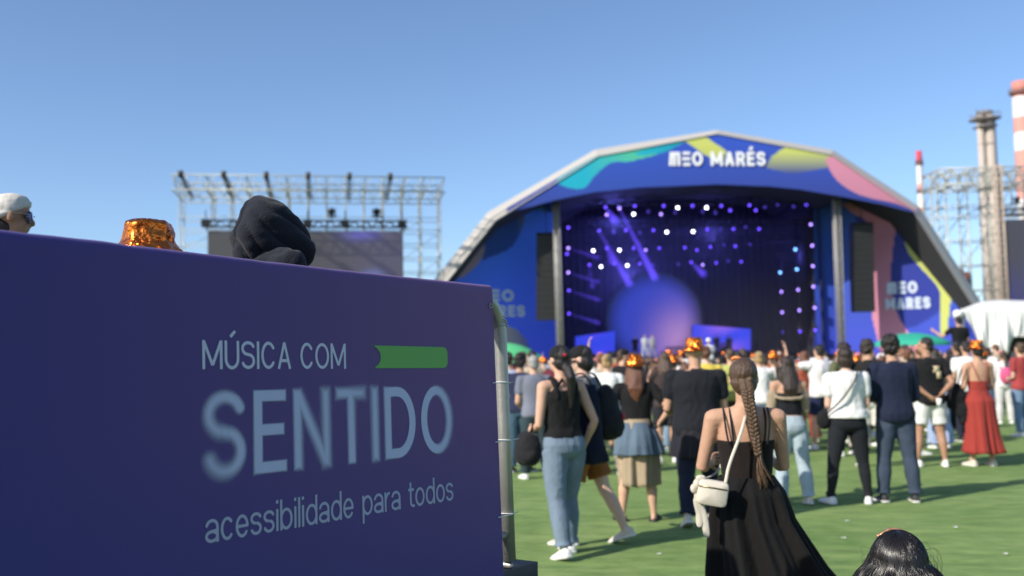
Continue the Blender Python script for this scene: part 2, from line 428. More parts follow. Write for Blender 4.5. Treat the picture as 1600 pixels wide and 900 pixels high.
# ------------------------------------------------------------------ platform, barrier and its banner
Rt = P(769, 445, 3.9); Bt = P(790, 900, 3.87)
A = unit(ray(1895, 572)); NB = unit(np.cross(A, Rt-Bt)); DN = unit((Bt-Rt)-A*np.dot(Bt-Rt, A))
if np.dot(NB, CP-Rt) < 0: NB = -NB                      # NB points from the banner to the camera's side
def uvb(x, y):
    r = ray(x, y); t = np.dot(Rt-CP, NB)/np.dot(r, NB); p = CP+r*t-Rt; return float(np.dot(p, A)), float(np.dot(p, DN))
def BW(u, v, off=0.0): return Rt+A*u+DN*v+NB*off
u_dk, v_dk = uvb(845, 878)
dz = v_dk
def seg(u, v, off): return BW(u, v, off)
back = unit(np.array([-NB[0], -NB[1], 0]))
deck = Geo()
def deckpt(u, depth, drop):
    p = BW(u, v_dk, -.015); return p+back*depth+np.array([0, 0, -drop])
q = [deckpt(u, d, z) for u in (-3.4, u_dk) for d in (0, 4.6) for z in (0, .10)]
deck.add(q, [(0, 2, 3, 1), (4, 5, 7, 6), (0, 1, 5, 4), (2, 6, 7, 3), (0, 4, 6, 2), (1, 3, 7, 5)])
plat = empty('viewing_platform', deckpt(-1.6, 2.3, .8)*[1, 1, 0])
tag(plat, 'low dark viewing platform under the barrier with the purple banner', 'platform')
deckm = mat('deck_coating', (.045, .05, .055), .55, var=.35, vscale=9, bump=.2, bscale=80)
def child(o, root):
    o.parent = root; o.matrix_parent_inverse = root.matrix_basis.inverted(); return o
child(deck.obj('deck', deckm), plat)
sk = Geo()
for (ua, da, ub, db) in ((-3.4, .04, u_dk-.04, .04), (u_dk-.04, .04, u_dk-.04, 4.56)):
    a, b2 = deckpt(ua, da, .102), deckpt(ub, db, .102)
    n_ = 40; vv = []
    for i in range(n_+1):
        p = a+(b2-a)*i/n_+back*(.02*math.sin(i*1.9)); vv += [p, np.array([p[0], p[1], .01])]
    sk.add(vv, [(2*i, 2*i+2, 2*i+3, 2*i+1) for i in range(n_)])
child(sk.obj('skirt', mat('dark_skirt', (.02, .022, .03), .9, var=.2)), plat)

bar_r = empty('crowd_barrier', BW(-1.1, v_dk, -.03))
tag(bar_r, 'grey steel tube crowd barrier carrying the purple banner', 'barrier')
U0, U1, VT, VB = -2.32, uvb(786, 640)[0]+.049, .045, v_dk-.03       # frame extents
rc = .13
path = [BW(U0, VB, -.035), BW(U0, VT+rc, -.035)]
for a in np.linspace(0, 90, 7): path.append(BW(U0+rc-rc*math.cos(rad(a)), VT+rc-rc*math.sin(rad(a)), -.035))
for a in np.linspace(90, 0, 7): path.append(BW(U1-rc+rc*math.cos(rad(a)), VT+rc-rc*math.sin(rad(a)), -.035))
path += [BW(U1, VT+.5, -.035), BW(U1, VB, -.035)]
fr = Geo(); fr.tube(path, .027, 16, False); child(fr.obj('frame_tube', steel), bar_r)
lo = Geo(); lo.bar(BW(U0, VB-.1, -.035), BW(U1, VB-.1, -.035), .016, 10); child(lo.obj('bottom_rail', steel), bar_r)
for i in range(16):
    u = U0+.14+i*(U1-U0-.28)/15
    ib = Geo(); ib.bar(BW(u, VT+.02, -.035), BW(u, VB-.1, -.035), .0075, 8); child(ib.obj('infill_bar', steel), bar_r)
for u in (U0, U1):
    ft = Geo(); p = BW(u, v_dk-.012, -.035)
    ft.tube([p+np.array([NB[0], NB[1], 0])*(-.36), p+np.array([NB[0], NB[1], 0])*.005], .013, 8, True)
    child(ft.obj('foot', steel), bar_r)
ties = []
for (py, tail) in ((598, .01), (690, .035), (808, .012)):
    v_ = uvb(780, py)[1]
    tz = Geo(); c = BW(U1, v_, -.035); t = np.linspace(0, 2*np.pi, 25)
    tz.tube([c+A*.0300*math.cos(x)+NB*.0300*math.sin(x)+DN*.004*math.cos(x) for x in t], .0022, 6, False)
    tz.tube([BW(-.022, v_, .002), BW(-.005, v_, .0045), BW(U1-.012, v_, -.002)], .0022, 6)
    tz.tube([BW(U1+.032, v_, -.02), BW(U1+.036+tail, v_-.003, -.015)], .0018, 6)
    ties.append(tz)
clip = Geo()
for k in range(4):
    v_ = uvb(785, 492+k*6)[1]; c = BW(U1, v_, -.035); t = np.linspace(0, 2*np.pi, 25)
    clip.tube([c+A*.029*math.cos(x)+NB*.029*math.sin(x)+DN*.006*math.sin(x+k) for x in t], .0028, 6, False)
child(clip.obj('clamp_rings', steel), bar_r)

# banner: fabric sheet hung on the barrier, folded over the top tube
ban = empty('banner', BW(-1.1, .55, 0))
tag(ban, 'indigo fabric banner with grey lettering and a green bar hung on the barrier', 'banner')
nu, nv = 150, 70; v = []
def wave(u, w):
    e = min(1, max(0, (w-.02)/.25))*min(1, max(0, (-u)/.12))
    return e*(.0022*math.sin(u*4.3+w*2.1)+.0025*mnoise.noise(Vector((u*5, w*2.2, 0))))+.0035*math.exp(u/.10)*math.sin(w*26+1)*min(1, w/.05)*min(1, max(0, -u)/.01)+.003*math.exp(-w/.09)*math.sin(u*21+1.5*math.sin(u*7))*min(1, max(0, w-.02)/.03) 
for i in range(nu+1):
    u = U0+.03+(0-U0-.03)*i/nu
    top = .0015*mnoise.noise(Vector((u*3.2, 0, 7)))+.002*mnoise.noise(Vector((u*11, 0, 3)))-.003*math.sin(u*2.2)
    for w, off in ((.16, -.068), (.05, -.067), (.014, -.058), (.002, -.044), (-.002, -.03), (.001, -.014), (.008, -.003)):
        v.append(BW(u, w+top, off))
    for j in range(nv+1):
        w = .02+(1.125-.02)*j/nv; v.append(BW(u, w+top*(1-j/nv), wave(u, w)))
k = nv+8; f = [(i*k+j, i*k+j+1, (i+1)*k+j+1, (i+1)*k+j) for i in range(nu) for j in range(k-1)]
def banner_mat():
    m, N, L, b = _new('banner_fabric'); b.inputs['Roughness'].default_value = .62; b.inputs['Specular IOR Level'].default_value = .25; b.inputs['Sheen Weight'].default_value = .1
    at = N.new('ShaderNodeAttribute'); at.attribute_name = 'art'
    tc = N.new('ShaderNodeTexCoord'); n1 = N.new('ShaderNodeTexNoise'); n1.inputs['Scale'].default_value = 700; L.new(tc.outputs['Object'], n1.inputs['Vector'])
    bp = N.new('ShaderNodeBump'); bp.inputs['Strength'].default_value = .12; bp.inputs['Distance'].default_value = .002; L.new(n1.outputs[0], bp.inputs['Height'])
    n2 = N.new('ShaderNodeTexNoise'); n2.inputs['Scale'].default_value = 2.5; n2.inputs['Detail'].default_value = 3; L.new(tc.outputs['Object'], n2.inputs['Vector'])
    b2 = N.new('ShaderNodeBump'); b2.inputs['Strength'].default_value = .25; b2.inputs['Distance'].default_value = .03; L.new(n2.outputs[0], b2.inputs['Height']); L.new(bp.outputs[0], b2.inputs['Normal'])
    L.new(b2.outputs[0], b.inputs['Normal']); L.new(at.outputs['Color'], b.inputs['Base Color']); return m
me = mesh_from(v, f)
# colour blend, purple to the right, deep blue to the lower left; a printed paler blue sweep along the bottom
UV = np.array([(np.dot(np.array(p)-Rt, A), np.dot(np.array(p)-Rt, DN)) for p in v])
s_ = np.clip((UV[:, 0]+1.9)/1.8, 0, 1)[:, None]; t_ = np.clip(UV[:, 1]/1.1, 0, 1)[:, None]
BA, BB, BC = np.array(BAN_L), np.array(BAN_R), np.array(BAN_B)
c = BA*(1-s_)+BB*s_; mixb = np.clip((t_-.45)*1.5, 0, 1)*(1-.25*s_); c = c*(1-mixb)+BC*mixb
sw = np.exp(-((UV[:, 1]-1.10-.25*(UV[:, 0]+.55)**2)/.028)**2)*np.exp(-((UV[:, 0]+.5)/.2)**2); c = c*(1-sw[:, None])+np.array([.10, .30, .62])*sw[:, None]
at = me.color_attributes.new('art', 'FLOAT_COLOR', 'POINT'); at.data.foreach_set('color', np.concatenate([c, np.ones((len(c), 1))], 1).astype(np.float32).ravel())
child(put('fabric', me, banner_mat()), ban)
def frame_at(px, py, off=.0013):
    u0, v0 = uvb(px, py); return lambda x, y: BW(u0+x, v0-y, off+wave(u0+x, v0-y))
ink = print_mat('lettering_ink', INK1); ink2 = print_mat('lettering_ink_soft', INK2); ink3 = print_mat('lettering_ink_dim', INK3)
w1 = uvb(541, 577)[0]-uvb(315, 577)[0]
child(put('lettering', text_sheet('MÚSICA COM', .081, .058, w1, .10, frame_at(315, 577), .0022, lambda x, y: np.full(x.shape, .0016)), ink), ban)['label'] = 'words MÚSICA COM in thin grey capitals'
w2 = uvb(708, 710)[0]-uvb(318, 750)[0]
def soft2(x, y):
    a = .024*np.exp(-((x-.02)/.11)**2)*(.4+.6*np.clip(1.1-y, 0, 1)) + .016*np.exp(-((x-.40)/.10)**2) + .012*np.exp(-((x-.62)/.06)**2) + .014*np.exp(-((x-1.0)/.07)**2)
    return .003+a+.012*np.exp(-((x-.56)/.05)**2)*np.clip(y, 0, 1)
child(put('lettering', text_sheet('SENTIDO', .240, .068, w2, .15, frame_at(318, 750), .0030, soft2, .03), ink2), ban)['label'] = 'word SENTIDO in large capitals with soft blurred edges'
w3 = uvb(708, 783)[0]-uvb(320, 850)[0]
child(put('lettering', text_sheet('acessibilidade para todos', .088, .052, w3, .075, frame_at(320, 850), .0022, lambda x, y: np.full(x.shape, .0016)), ink3), ban)['label'] = 'words acessibilidade para todos in thin grey letters'
ua, va = uvb(578, 539.5); ub, vb = uvb(700, 575); hh = (vb-va)/2
pts = []
for a in np.linspace(-90, 90, 13): pts.append((ua+.052*math.cos(rad(a)), va+hh+hh*math.sin(rad(a))))
pts = [(ua, va)]+[(x, y) for x, y in pts[1:-1]]+[(ua, vb)]
r_ = .024
for cx, cy, a0 in ((ub-r_, vb-r_, 90), (ub-r_, va+r_, 0)):
    for a in np.linspace(a0, a0-90, 7): pts.append((cx+r_*math.cos(rad(a)), cy+r_*math.sin(rad(a))))
child(put('green_bar', poly_sheet(pts, lambda x, y: BW(x, y, .0013+wave(x, y)), .004, .0012), print_mat('green_print', GREENBAR)), ban)
for (px, py) in ((766, 478),):
    u, w = uvb(px, py); ey = Geo(); t = np.linspace(0, 2*np.pi, 17)
    ey.tube([BW(u+.008*math.cos(x), w+.008*math.sin(x), .003) for x in t], .0022, 6, False); child(ey.obj('eyelet', steel), ban)
for tz in ties: child(tz.obj('cable_tie', mat('white_plastic', (.75, .74, .72), .5, var=0)), ban)

# ------------------------------------------------------------------ the stage
YS = 71.0
def SP(x, y, Y=YS): return P(x, y, Y)
stage = empty('stage', SP(1115, 590)*[1, 1, 0])
tag(stage, 'big arched festival stage with blue printed front and dark lit interior', 'stage')
outer = [(560, 600), (768, 338), (932, 239), (1120, 206), (1300, 238), (1432, 326), (1608, 600)]
rr = [.47, .47, .30, .19, .24, .34, .42]
def path_px(pts, Y): return [SP(x, y, Y) for x, y in pts]
fine = []; frr = []
for i in range(len(outer)-1):
    for t in np.linspace(0, 1, 6, endpoint=False):
        fine.append(tuple(np.array(outer[i])*(1-t)+np.array(outer[i+1])*t)); frr.append(rr[i]*(1-t)+rr[i+1]*t)
fine.append(outer[-1]); frr.append(rr[-1])
fr = Geo(); wpx = [16, 17, 11, 6, 8, 11, 14]; ww = np.interp(np.arange(len(fine)), np.arange(0, len(fine), 6), wpx); fa = np.array(fine)
tg = np.gradient(fa, axis=0); nrm_ = np.stack([tg[:, 1], -tg[:, 0]], 1); nrm_ /= np.linalg.norm(nrm_, axis=1)[:, None]
R_ = []
for p_, n2_, w_ in zip(fa, nrm_, ww):
    i_, o_ = p_-n2_*w_*.5, p_+n2_*w_*.5; d_ = w_*YS/FPX
    R_.append(np.array([SP(*i_, YS-.05), SP(*(i_*.5+o_*.5), YS+.9*d_), SP(*o_, YS+2*d_), SP(*i_, YS+d_*2.1), SP(*(i_-n2_*2), YS+.3)]))
fr.loft(R_, False); child(fr.obj('roof_frame', pvc, smooth_shade=False), stage)
rf = Geo()
cen = SP(1115, 600)
R0 = [SP(x, y+2, YS+.25) for x, y in fine]; R1 = [cen+(p-cen)*np.array([.96, 1, .93])+np.array([0, 20, 0]) for p in R0]
n_ = len(R0)
R0i = [cen+(p-cen)*.985 for p in R0]; R1i = [cen+(p-cen)*np.array([.96*.985, 1, .93*.985])+np.array([0, 19.6, 0]) for p in R0]
rf.add(R0+R1+R0i+R1i, [(i, i+1, n_+i+1, n_+i) for i in range(n_-1)]+[(i, 2*n_+i, 2*n_+i+1, i+1) for i in range(n_-1)]+[(n_+i, n_+i+1, 3*n_+i+1, 3*n_+i) for i in range(n_-1)])
child(rf.obj('roof', pvcd, smooth_shade=False), stage)
li = Geo(); li.add(R0i+R1i, [(i, n_+i, n_+i+1, i+1) for i in range(n_-1)]); child(li.obj('roof_lining', mat('dark_lining', (.04, .04, .042), .9, var=.2), smooth_shade=False), stage)

def lerpf(pts):
    px = [p[0] for p in pts]; py = [p[1] for p in pts]
    return lambda x: float(np.interp(x, px, py))
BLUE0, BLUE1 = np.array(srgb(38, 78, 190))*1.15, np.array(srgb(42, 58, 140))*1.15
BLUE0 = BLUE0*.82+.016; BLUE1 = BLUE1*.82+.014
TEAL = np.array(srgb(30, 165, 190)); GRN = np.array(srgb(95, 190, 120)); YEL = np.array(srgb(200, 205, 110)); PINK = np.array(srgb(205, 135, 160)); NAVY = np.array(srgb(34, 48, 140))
def shape_mix(c, x, y, poly, ca, cb=None, axis=(0, 1), rng=(0, 1), alpha=1.0):
    m = inpoly(x, y, poly)
    if cb is None: cb = ca
    t = np.clip(((x*axis[0]+y*axis[1])-rng[0])/(rng[1]-rng[0]), 0, 1)[:, None]
    col = np.asarray(ca)*(1-t)+np.asarray(cb)*t
    a = (m*alpha)[:, None]*np.ones((1, 1)); return c*(1-a)+col*a
def fascia_col(x, y):
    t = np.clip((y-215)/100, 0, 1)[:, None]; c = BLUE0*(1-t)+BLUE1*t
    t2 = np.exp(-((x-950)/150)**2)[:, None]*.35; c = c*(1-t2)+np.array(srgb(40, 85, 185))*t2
    c = shape_mix(c, x, y, smooth_poly([(925, 236), (1070, 214), (1040, 236), (985, 252), (955, 254), (930, 274), (912, 294), (884, 292), (872, 278)]), GRN, TEAL, (-1, .2), (-990, -860))
    c = shape_mix(c, x, y, smooth_poly([(995, 238), (1065, 218), (1045, 235), (1010, 243)]), TEAL, TEAL*.8, (1, 0), (995, 1060))
    c = shape_mix(c, x, y, [(1064, 216), (1094, 208), (1136, 236), (1132, 250), (1108, 246)], YEL, YEL*.85, (0, 1), (210, 245))
    c = shape_mix(c, x, y, [(1226, 230), (1292, 232), (1306, 246), (1292, 262), (1240, 272), (1196, 262), (1206, 244)], YEL*.95, BLUE1, (0, 1), (236, 272))
    c = shape_mix(c, x, y, smooth_poly([(1291, 250), (1310, 244), (1350, 262), (1425, 312), (1432, 330), (1400, 318), (1345, 305), (1308, 282)]), PINK, PINK*.8, (0, 1), (250, 325))
    return c
topf = lerpf([(790, 326), (932, 243), (1120, 209), (1300, 242), (1434, 330)])
botf = lerpf([(790, 332), (830, 323), (870, 312), (930, 300), (1000, 293), (1120, 288), (1200, 291), (1250, 296), (1320, 308), (1380, 320), (1434, 334)])
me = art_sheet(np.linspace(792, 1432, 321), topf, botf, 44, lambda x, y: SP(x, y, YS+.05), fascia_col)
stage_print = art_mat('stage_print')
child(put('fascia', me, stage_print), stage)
fl = Geo(); xs_ = np.linspace(862, 1318, 60); q = [SP(x, botf(x), YS+.06) for x in xs_]+[SP(x, botf(x), YS+.06)+np.array([0, 6, 0]) for x in xs_]
fl.add(q, [(i, i+1, 60+i+1, 60+i) for i in range(59)]); child(fl.obj('fascia_return', blackcl), stage)
sign = print_mat('sign_white', (.82, .82, .85), .5)
sgm = 1/ (FPX/YS)
def stage_text(text, px, py, wpx, cpx, h, gap, Y, m, off=.06, tilt=0.0):
    if Y is None: o = SP(px, py, Yr(px)-off); mx = unit(SP(px+60, py+tilt, Yr(px+60)-off)-o); mx[2] = 0; Y = Yr(px+30); wpx = wpx/(60*Y/FPX)*np.linalg.norm(SP(px+60, py, Yr(px+60))-SP(px, py, Yr(px)))
    else: o = SP(px, py, Y-off); mx = unit(SP(px+100, py+tilt, Y-off)-o)
    up = np.array([0, 0, 1.0])
    k = Y/FPX
    return put('lettering', text_sheet(text, cpx*k, h, wpx*k, gap, lambda x, y: o+mx*x+up*y, cpx*k*.035, lambda x, y: np.full(x.shape, cpx*k*.03), .1), m)
child(stage_text(['m', 'e3', 'O', ' ', 'M', 'A', 'R', 'É', 'S'], 1044, 259, 154, 22.5, .105, .14, YS, sign), stage)

YP = 76.8
SB0, SB1 = np.array(srgb(40, 92, 205))*1.15, np.array(srgb(52, 66, 190))*1.1
SB0 = SB0*.85+.016; SB1 = SB1*.9+.014
Yr = lambda x: YS+float(np.interp(x, [560, 700, 874, 900, 1272, 1306, 1500, 1650], [2.2, 2.4, 6.0, 6.0, 6.0, 6.0, 2.4, 2.2]))
def left_col(x, y):
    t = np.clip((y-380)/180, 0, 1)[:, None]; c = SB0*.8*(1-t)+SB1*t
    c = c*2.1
    c = shape_mix(c, x, y, smooth_poly([(770, 340), (815, 325), (818, 350), (800, 385), (770, 400), (752, 402)]), YEL*.8, SB0*.6, (-1, .3), (-790, -700))
    c = shape_mix(c, x, y, smooth_poly([(735, 395), (756, 380), (752, 405), (728, 430), (715, 432)]), np.array(srgb(150, 130, 150)), None)
    c = shape_mix(c, x, y, smooth_poly([(720, 540), (760, 520), (820, 511), (880, 512), (890, 610), (700, 610)]), np.array(srgb(62, 88, 215))*1.5, np.array(srgb(70, 80, 205))*1.5, (0, 1), (510, 580))
    c = shape_mix(c, x, y, smooth_poly([(742, 500), (775, 502), (815, 522), (832, 560), (806, 560), (790, 535), (745, 520)]), np.array(srgb(165, 160, 165)), np.array(srgb(90, 90, 160)), (1, 0), (790, 830))
    return c
def right_col(x, y):
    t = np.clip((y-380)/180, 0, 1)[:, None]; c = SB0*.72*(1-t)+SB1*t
    c = shape_mix(c, x, y, smooth_poly([(1340, 320), (1420, 345), (1470, 420), (1480, 470), (1440, 505), (1400, 512), (1360, 480), (1350, 400)]), NAVY, NAVY*1.1, (0, 1), (330, 500))  # shade over the upper wing, painted in as a rounded navy area
    c = shape_mix(c, x, y, smooth_poly([(1318, 318), (1360, 322), (1402, 328), (1396, 380), (1392, 440), (1402, 490), (1436, 545), (1450, 585), (1388, 585), (1370, 525), (1361, 480), (1364, 410), (1356, 350), (1335, 335)]), PINK*.75, PINK*1.0, (0, 1), (350, 520))
    c = shape_mix(c, x, y, smooth_poly([(1412, 362), (1424, 378), (1456, 412), (1486, 447), (1484, 480), (1479, 520), (1470, 520), (1470, 480), (1466, 450), (1438, 418), (1418, 392)]), YEL*.75, YEL*.9, (0, 1), (400, 450))
    return c
k_ = .985
me = art_sheet(np.linspace(640, 874, 90), lerpf([(640, 530), (780, 350), (808, 330), (874, 290)]), lambda x: 600.0, 120, lambda x, y: SP(x, y, Yr(x)), left_col)
child(put('side_panel', me, stage_print), stage)
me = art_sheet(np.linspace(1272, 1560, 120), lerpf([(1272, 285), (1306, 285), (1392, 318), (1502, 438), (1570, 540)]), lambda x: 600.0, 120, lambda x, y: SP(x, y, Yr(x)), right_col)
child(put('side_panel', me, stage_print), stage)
sign2 = print_mat('sign_white_shaded', (.55, .62, .78), .6)  # white letters with the wing's shade put into their colour
for px, mm in ((741, sign2), (1384, sign2)):
    child(stage_text(['m', 'e3', 'O'], px, 471 if px < 1000 else 460, 62 if px < 1000 else 50, 19, .125, .16, None, mm), stage)
    child(stage_text('MARES', px, 495 if px < 1000 else 484, 80 if px < 1000 else 70, 18, .125, .14, None, mm), stage)
# towers, deck, inner drapes
for a, b2 in (((868, 305), (877, 596)), ((1306, 300), (1317, 596))):
    tw = Geo(); pa, pb = SP(*a, YS+1.6), SP(*b2, YS+1.6); w_ = .21
    for sx in (-1, 1):
        for sy in (-1, 1): tw.bar(pa+[sx*w_, sy*w_, 0], pb+[sx*w_, sy*w_, 0], .05)
    for i in range(26):
        t0, t1 = i/26, (i+1)/26; p0 = pa+(pb-pa)*t0; p1 = pa+(pb-pa)*t1; s = 1 if i % 2 else -1
        for sy in (-1, 1): tw.bar(p0+[s*w_, sy*w_, 0], p1+[-s*w_, sy*w_, 0], .03, 6)
        tw.bar(p0+[-w_, -w_, 0], p0+[w_, -w_, 0], .025, 6)
    for s0 in (-1,):
        tw.box((pa+pb)/2+[0, .05, 0], (w_*.9, .03, (pa-pb)[2]/2))
    child(tw.obj('tower', mat('tower_grey', (.28, .27, .265), .5, .2, var=.2, vscale=3)), stage)
zd = float(SP(1095, 557, YS+2)[2]); xl, xr = float(SP(866, 550)[0]), float(SP(1320, 550)[0])
dk = Geo(); dk.box(((xl+xr)/2, YS+10, zd-.15), ((xr-xl)/2, 8.4, .15)); child(dk.obj('stage_floor', mat('stage_floor', (.03, .03, .035), .35, var=.2)), stage)
sk = Geo(); n_ = 120; vv = []
for i in range(n_+1):
    x = xl+(xr-xl)*i/n_; y = YS+1.55+.05*math.sin(i*1.3); vv += [(x, y, zd-.3), (x, y, 0)]
sk.add(vv, [(2*i, 2*i+2, 2*i+3, 2*i+1) for i in range(n_)]); child(sk.obj('stage_skirt', mat('skirt_cloth', (.05, .05, .055), .9)), stage)
dr = Geo()
def drape(x0, y0, x1, y1, z0, z1, n, amp):
    d = unit(np.array([x1-x0, y1-y0, 0])); nn = np.array([-d[1], d[0], 0]); vv = []
    for i in range(n+1):
        t = i/n; p = np.array([x0+(x1-x0)*t, y0+(y1-y0)*t, 0])+nn*amp*math.sin(i*1.7)
        vv += [p+[0, 0, z0], p+[0, 0, z1]]
    dr.add(vv, [(2*i, 2*i+2, 2*i+3, 2*i+1) for i in range(n)])
drape(xl-.3, YS+18.5, xr+.3, YS+18.5, zd, 16, 130, .12); drape(xl-.3, YS+5.6, xl-.3, YS+18.4, zd, 15.2, 90, .1); drape(xr+.3, YS+5.6, xr+.3, YS+18.4, zd, 15.2, 90, .1)
child(dr.obj('drape', blackcl), stage)
# trusses over the stage
trm = mat('truss_dark', (.035, .035, .045), .45, .5, var=.1)
def truss_bar(gm, a, b, w=.22, nseg=24, r=.03, rd=.02):
    a, b = np.asarray(a, float), np.asarray(b, float); d = unit(b-a)
    u = unit(np.cross(d, [0, 0, 1])) if abs(d[2]) < .9 else np.array([1.0, 0, 0]); v_ = np.cross(u, d)
    for su in (-1, 1):
        for sv in (-1, 1): gm.bar(a+u*su*w+v_*sv*w, b+u*su*w+v_*sv*w, r, 6)
    for i in range(nseg):
        p0 = a+(b-a)*i/nseg; p1 = a+(b-a)*(i+1)/nseg; s = 1 if i % 2 else -1
        for sv in (-1, 1): gm.bar(p0+u*s*w+v_*sv*w, p1-u*s*w+v_*sv*w, rd, 5)
        for su in (-1, 1): gm.bar(p0+u*su*w+v_*s*w, p1+u*su*w-v_*s*w, rd, 5)
rows = [(316, YS+5), (350, YS+8), (376, YS+11), (402, YS+14)]
ordn = ['front', 'second', 'third', 'rear']
for i, (py, Y) in enumerate(rows):
    t = Geo(); truss_bar(t, SP(915, py, Y), SP(1270, py-2, Y), .22, 40)
    tag(t.obj('lighting_truss', trm), 'black lighting truss across the stage roof, %s of the four' % ordn[i], 'truss', 'lighting trusses over the stage')

for i, (px, py, Y, e) in enumerate(((960, 345, YS+7, 700), (1110, 365, YS+12, 600), (1240, 400, YS+11, 130), (985, 430, YS+15.5, 900))):
    ld = bpy.data.lights.new('stage_wash', 'POINT'); ld.energy = e; ld.color = (.15, .15, 1.0); ld.shadow_soft_size = .4
    lo_ = bpy.data.objects.new('stage_wash', ld); COL.objects.link(lo_); lo_.location = SP(px, py, Y)

hzm = bpy.data.materials.new('stage_smoke'); hzm.use_nodes = True
hn = hzm.node_tree.nodes; hn.remove(hn['Principled BSDF']); hv = hn.new('ShaderNodeVolumePrincipled'); hv.inputs['Color'].default_value = (.8, .8, .9, 1); hv.inputs['Density'].default_value = .010
hzm.node_tree.links.new(hv.outputs[0], hn['Material Output'].inputs['Volume'])
g = Geo(); g.box(((xl+xr)/2, YS+11.5, zd+5.6), ((xr-xl)/2-.5, 6.5, 5.5)); tag(g.obj('stage_smoke', hzm, smooth_shade=False), kind='stuff')

# ------------------------------------------------------------------ stage lights (each one a fixture with a glowing lens)
def glow(name, col, s): return mat(name, (.02, .02, .03), .3, var=0, emit=col, estr=s)
LENS = dict(violet=glow('violet_lens', (.13, .06, 1.0), 2.6), white=glow('white_lens', (.80, .80, 1.0), 9), lilac=glow('lilac_lens', (.38, .24, 1.0), 3.2), blue=glow('blue_lens', (.16, .42, 1.0), 4.5), dim=glow('dim_lens', (.07, .04, .55), 1.0))
g = Geo()                                       # housing: head, yoke arms, base box
g.tube([(0, .16, -.02), (0, .02, 0), (0, -.13, 0)], [.10, .145, .135], 14, False)
for s in (-1, 1): g.box((s*.175, .02, .10), (.018, .04, .17))
g.box((0, .02, .29), (.20, .09, .06)); g.box((0, .02, .38), (.03, .03, .05))
head_me = g.mesh(); head_me.materials.append(darkmetal)
lens_me = {}
def fixture(px, py, Y, colour, label, r=.10, group='lamps of the stage lighting rig'):
    p = SP(px, py, Y); root = put('stage_light', head_me.copy() if False else head_me, [], None)
    root.location = p; d = unit(CP-p); root.rotation_euler = (0, 0, math.atan2(d[0], -d[1]))
    if (colour, r) not in lens_me:
        q = Geo(); t = np.linspace(0, 2*np.pi, 20, endpoint=False)
        q.loft([np.stack([k*r*np.cos(t), np.full(20, yy), k*r*np.sin(t)], 1) for k, yy in ((1, -.133), (.97, -.145), (.6, -.158), (.15, -.163))])
        m = q.mesh(); m.materials.append(LENS[colour]); lens_me[(colour, r)] = m
    link(bpy.data.objects.new('lens', lens_me[(colour, r)]), root)
    tag(root, label, 'stage light', group); return root
def beam_mat():
    m = bpy.data.materials.new('light_beam'); m.use_nodes = True; N = m.node_tree.nodes; L = m.node_tree.links
    N.remove(N['Principled BSDF']); e = N.new('ShaderNodeEmission'); e.inputs['Color'].default_value = (.13, .07, 1, 1); e.inputs['Strength'].default_value = .75
    L.new(e.outputs[0], N['Material Output'].inputs['Volume']); m.cycles.emission_sampling = 'NONE'; return m
beamm = beam_mat()
def add_beam(root, tx, ty, Y, r0=.10, r1=.36):
    p = np.array(root.location); q = SP(tx, ty, Y); gm = Geo(); n = 8
    gm.tube([p+(q-p)*t for t in np.linspace(.0, 1, n)], np.linspace(r0, r1, n), 12, False)
    o = gm.obj('light_beam', beamm); o.parent = root; o.matrix_parent_inverse = Matrix.LocRotScale(root.location, root.rotation_euler, None).inverted()
R1 = [(946, 324, 'violet'), (968, 326, 'lilac'), (992, 322, 'violet'), (1013, 331, 'dim'), (1037, 322, 'violet'), (1059, 325, 'white'), (1082, 322, 'violet'), (1104, 325, 'white'), (1127, 322, 'violet'), (1141, 329, 'violet'), (1171, 321, 'violet'), (1195, 324, 'dim'), (1215, 320, 'dim'), (1240, 323, 'dim'), (1260, 320, 'violet')]
R1b = [(948, 336, 'lilac'), (990, 335, 'white'), (1033, 335, 'lilac'), (1055, 332, 'dim'), (1098, 331, 'dim'), (1118, 333, 'dim'), (1181, 329, 'violet')]
R2 = [(936, 361, 'violet'), (959, 363, 'dim'), (978, 360, 'violet'), (1000, 364, 'dim'), (1021, 360, 'violet'), (1042, 363, 'white'), (1083, 362, 'white'), (1105, 359, 'violet'), (1126, 358, 'dim'), (1146, 358, 'violet'), (1165, 355, 'dim'), (1186, 358, 'violet')]
R3 = [(927, 392, 'white'), (948, 388, 'violet'), (968, 391, 'white'), (990, 388, 'violet'), (1009, 391, 'lilac'), (1030, 388, 'violet'), (1070, 387, 'violet'), (1089, 391, 'violet'), (1110, 386, 'violet'), (1131, 383, 'dim'), (1149, 385, 'violet'), (1172, 382, 'dim')]
R4 = [(939, 417, 'white'), (960, 412, 'violet'), (980, 415, 'white'), (1000, 412, 'violet'), (1021, 414, 'dim'), (1060, 413, 'dim'), (1080, 410, 'violet'), (1098, 414, 'lilac'), (1119, 411, 'violet'), (1138, 408, 'dim'), (1158, 409, 'violet')]
cname = dict(violet='glowing violet', white='shining bright white', lilac='glowing pale lilac', dim='almost dark violet', blue='shining pale blue')
nth = ['first', 'second', 'third', 'fourth', 'fifth', 'sixth', 'seventh', 'eighth', 'ninth', 'tenth', 'eleventh', 'twelfth', 'thirteenth', 'fourteenth', 'fifteenth']
for R, Y, nm in ((R1, YS+5, 'front truss'), (R1b, YS+6, 'row below the front truss'), (R2, YS+8, 'second truss'), (R3, YS+11, 'third truss'), (R4, YS+14, 'rear truss')):
    for i, (px, py, c) in enumerate(R):
        o = fixture(px, py, Y, c, '%s lamp, %s from the left on the %s' % (cname[c], nth[i], nm))
        for (bx, by, tx, ty, ym) in ((936, 361, 985, 446, 14), (968, 326, 1024, 436, 14), (1080, 410, 1101, 430, 16), (946, 324, 962, 346, 7), (948, 388, 958, 412, 12)):
            if (bx, by) == (px, py): add_beam(o, tx, ty, YS+ym)
dropm = Geo()
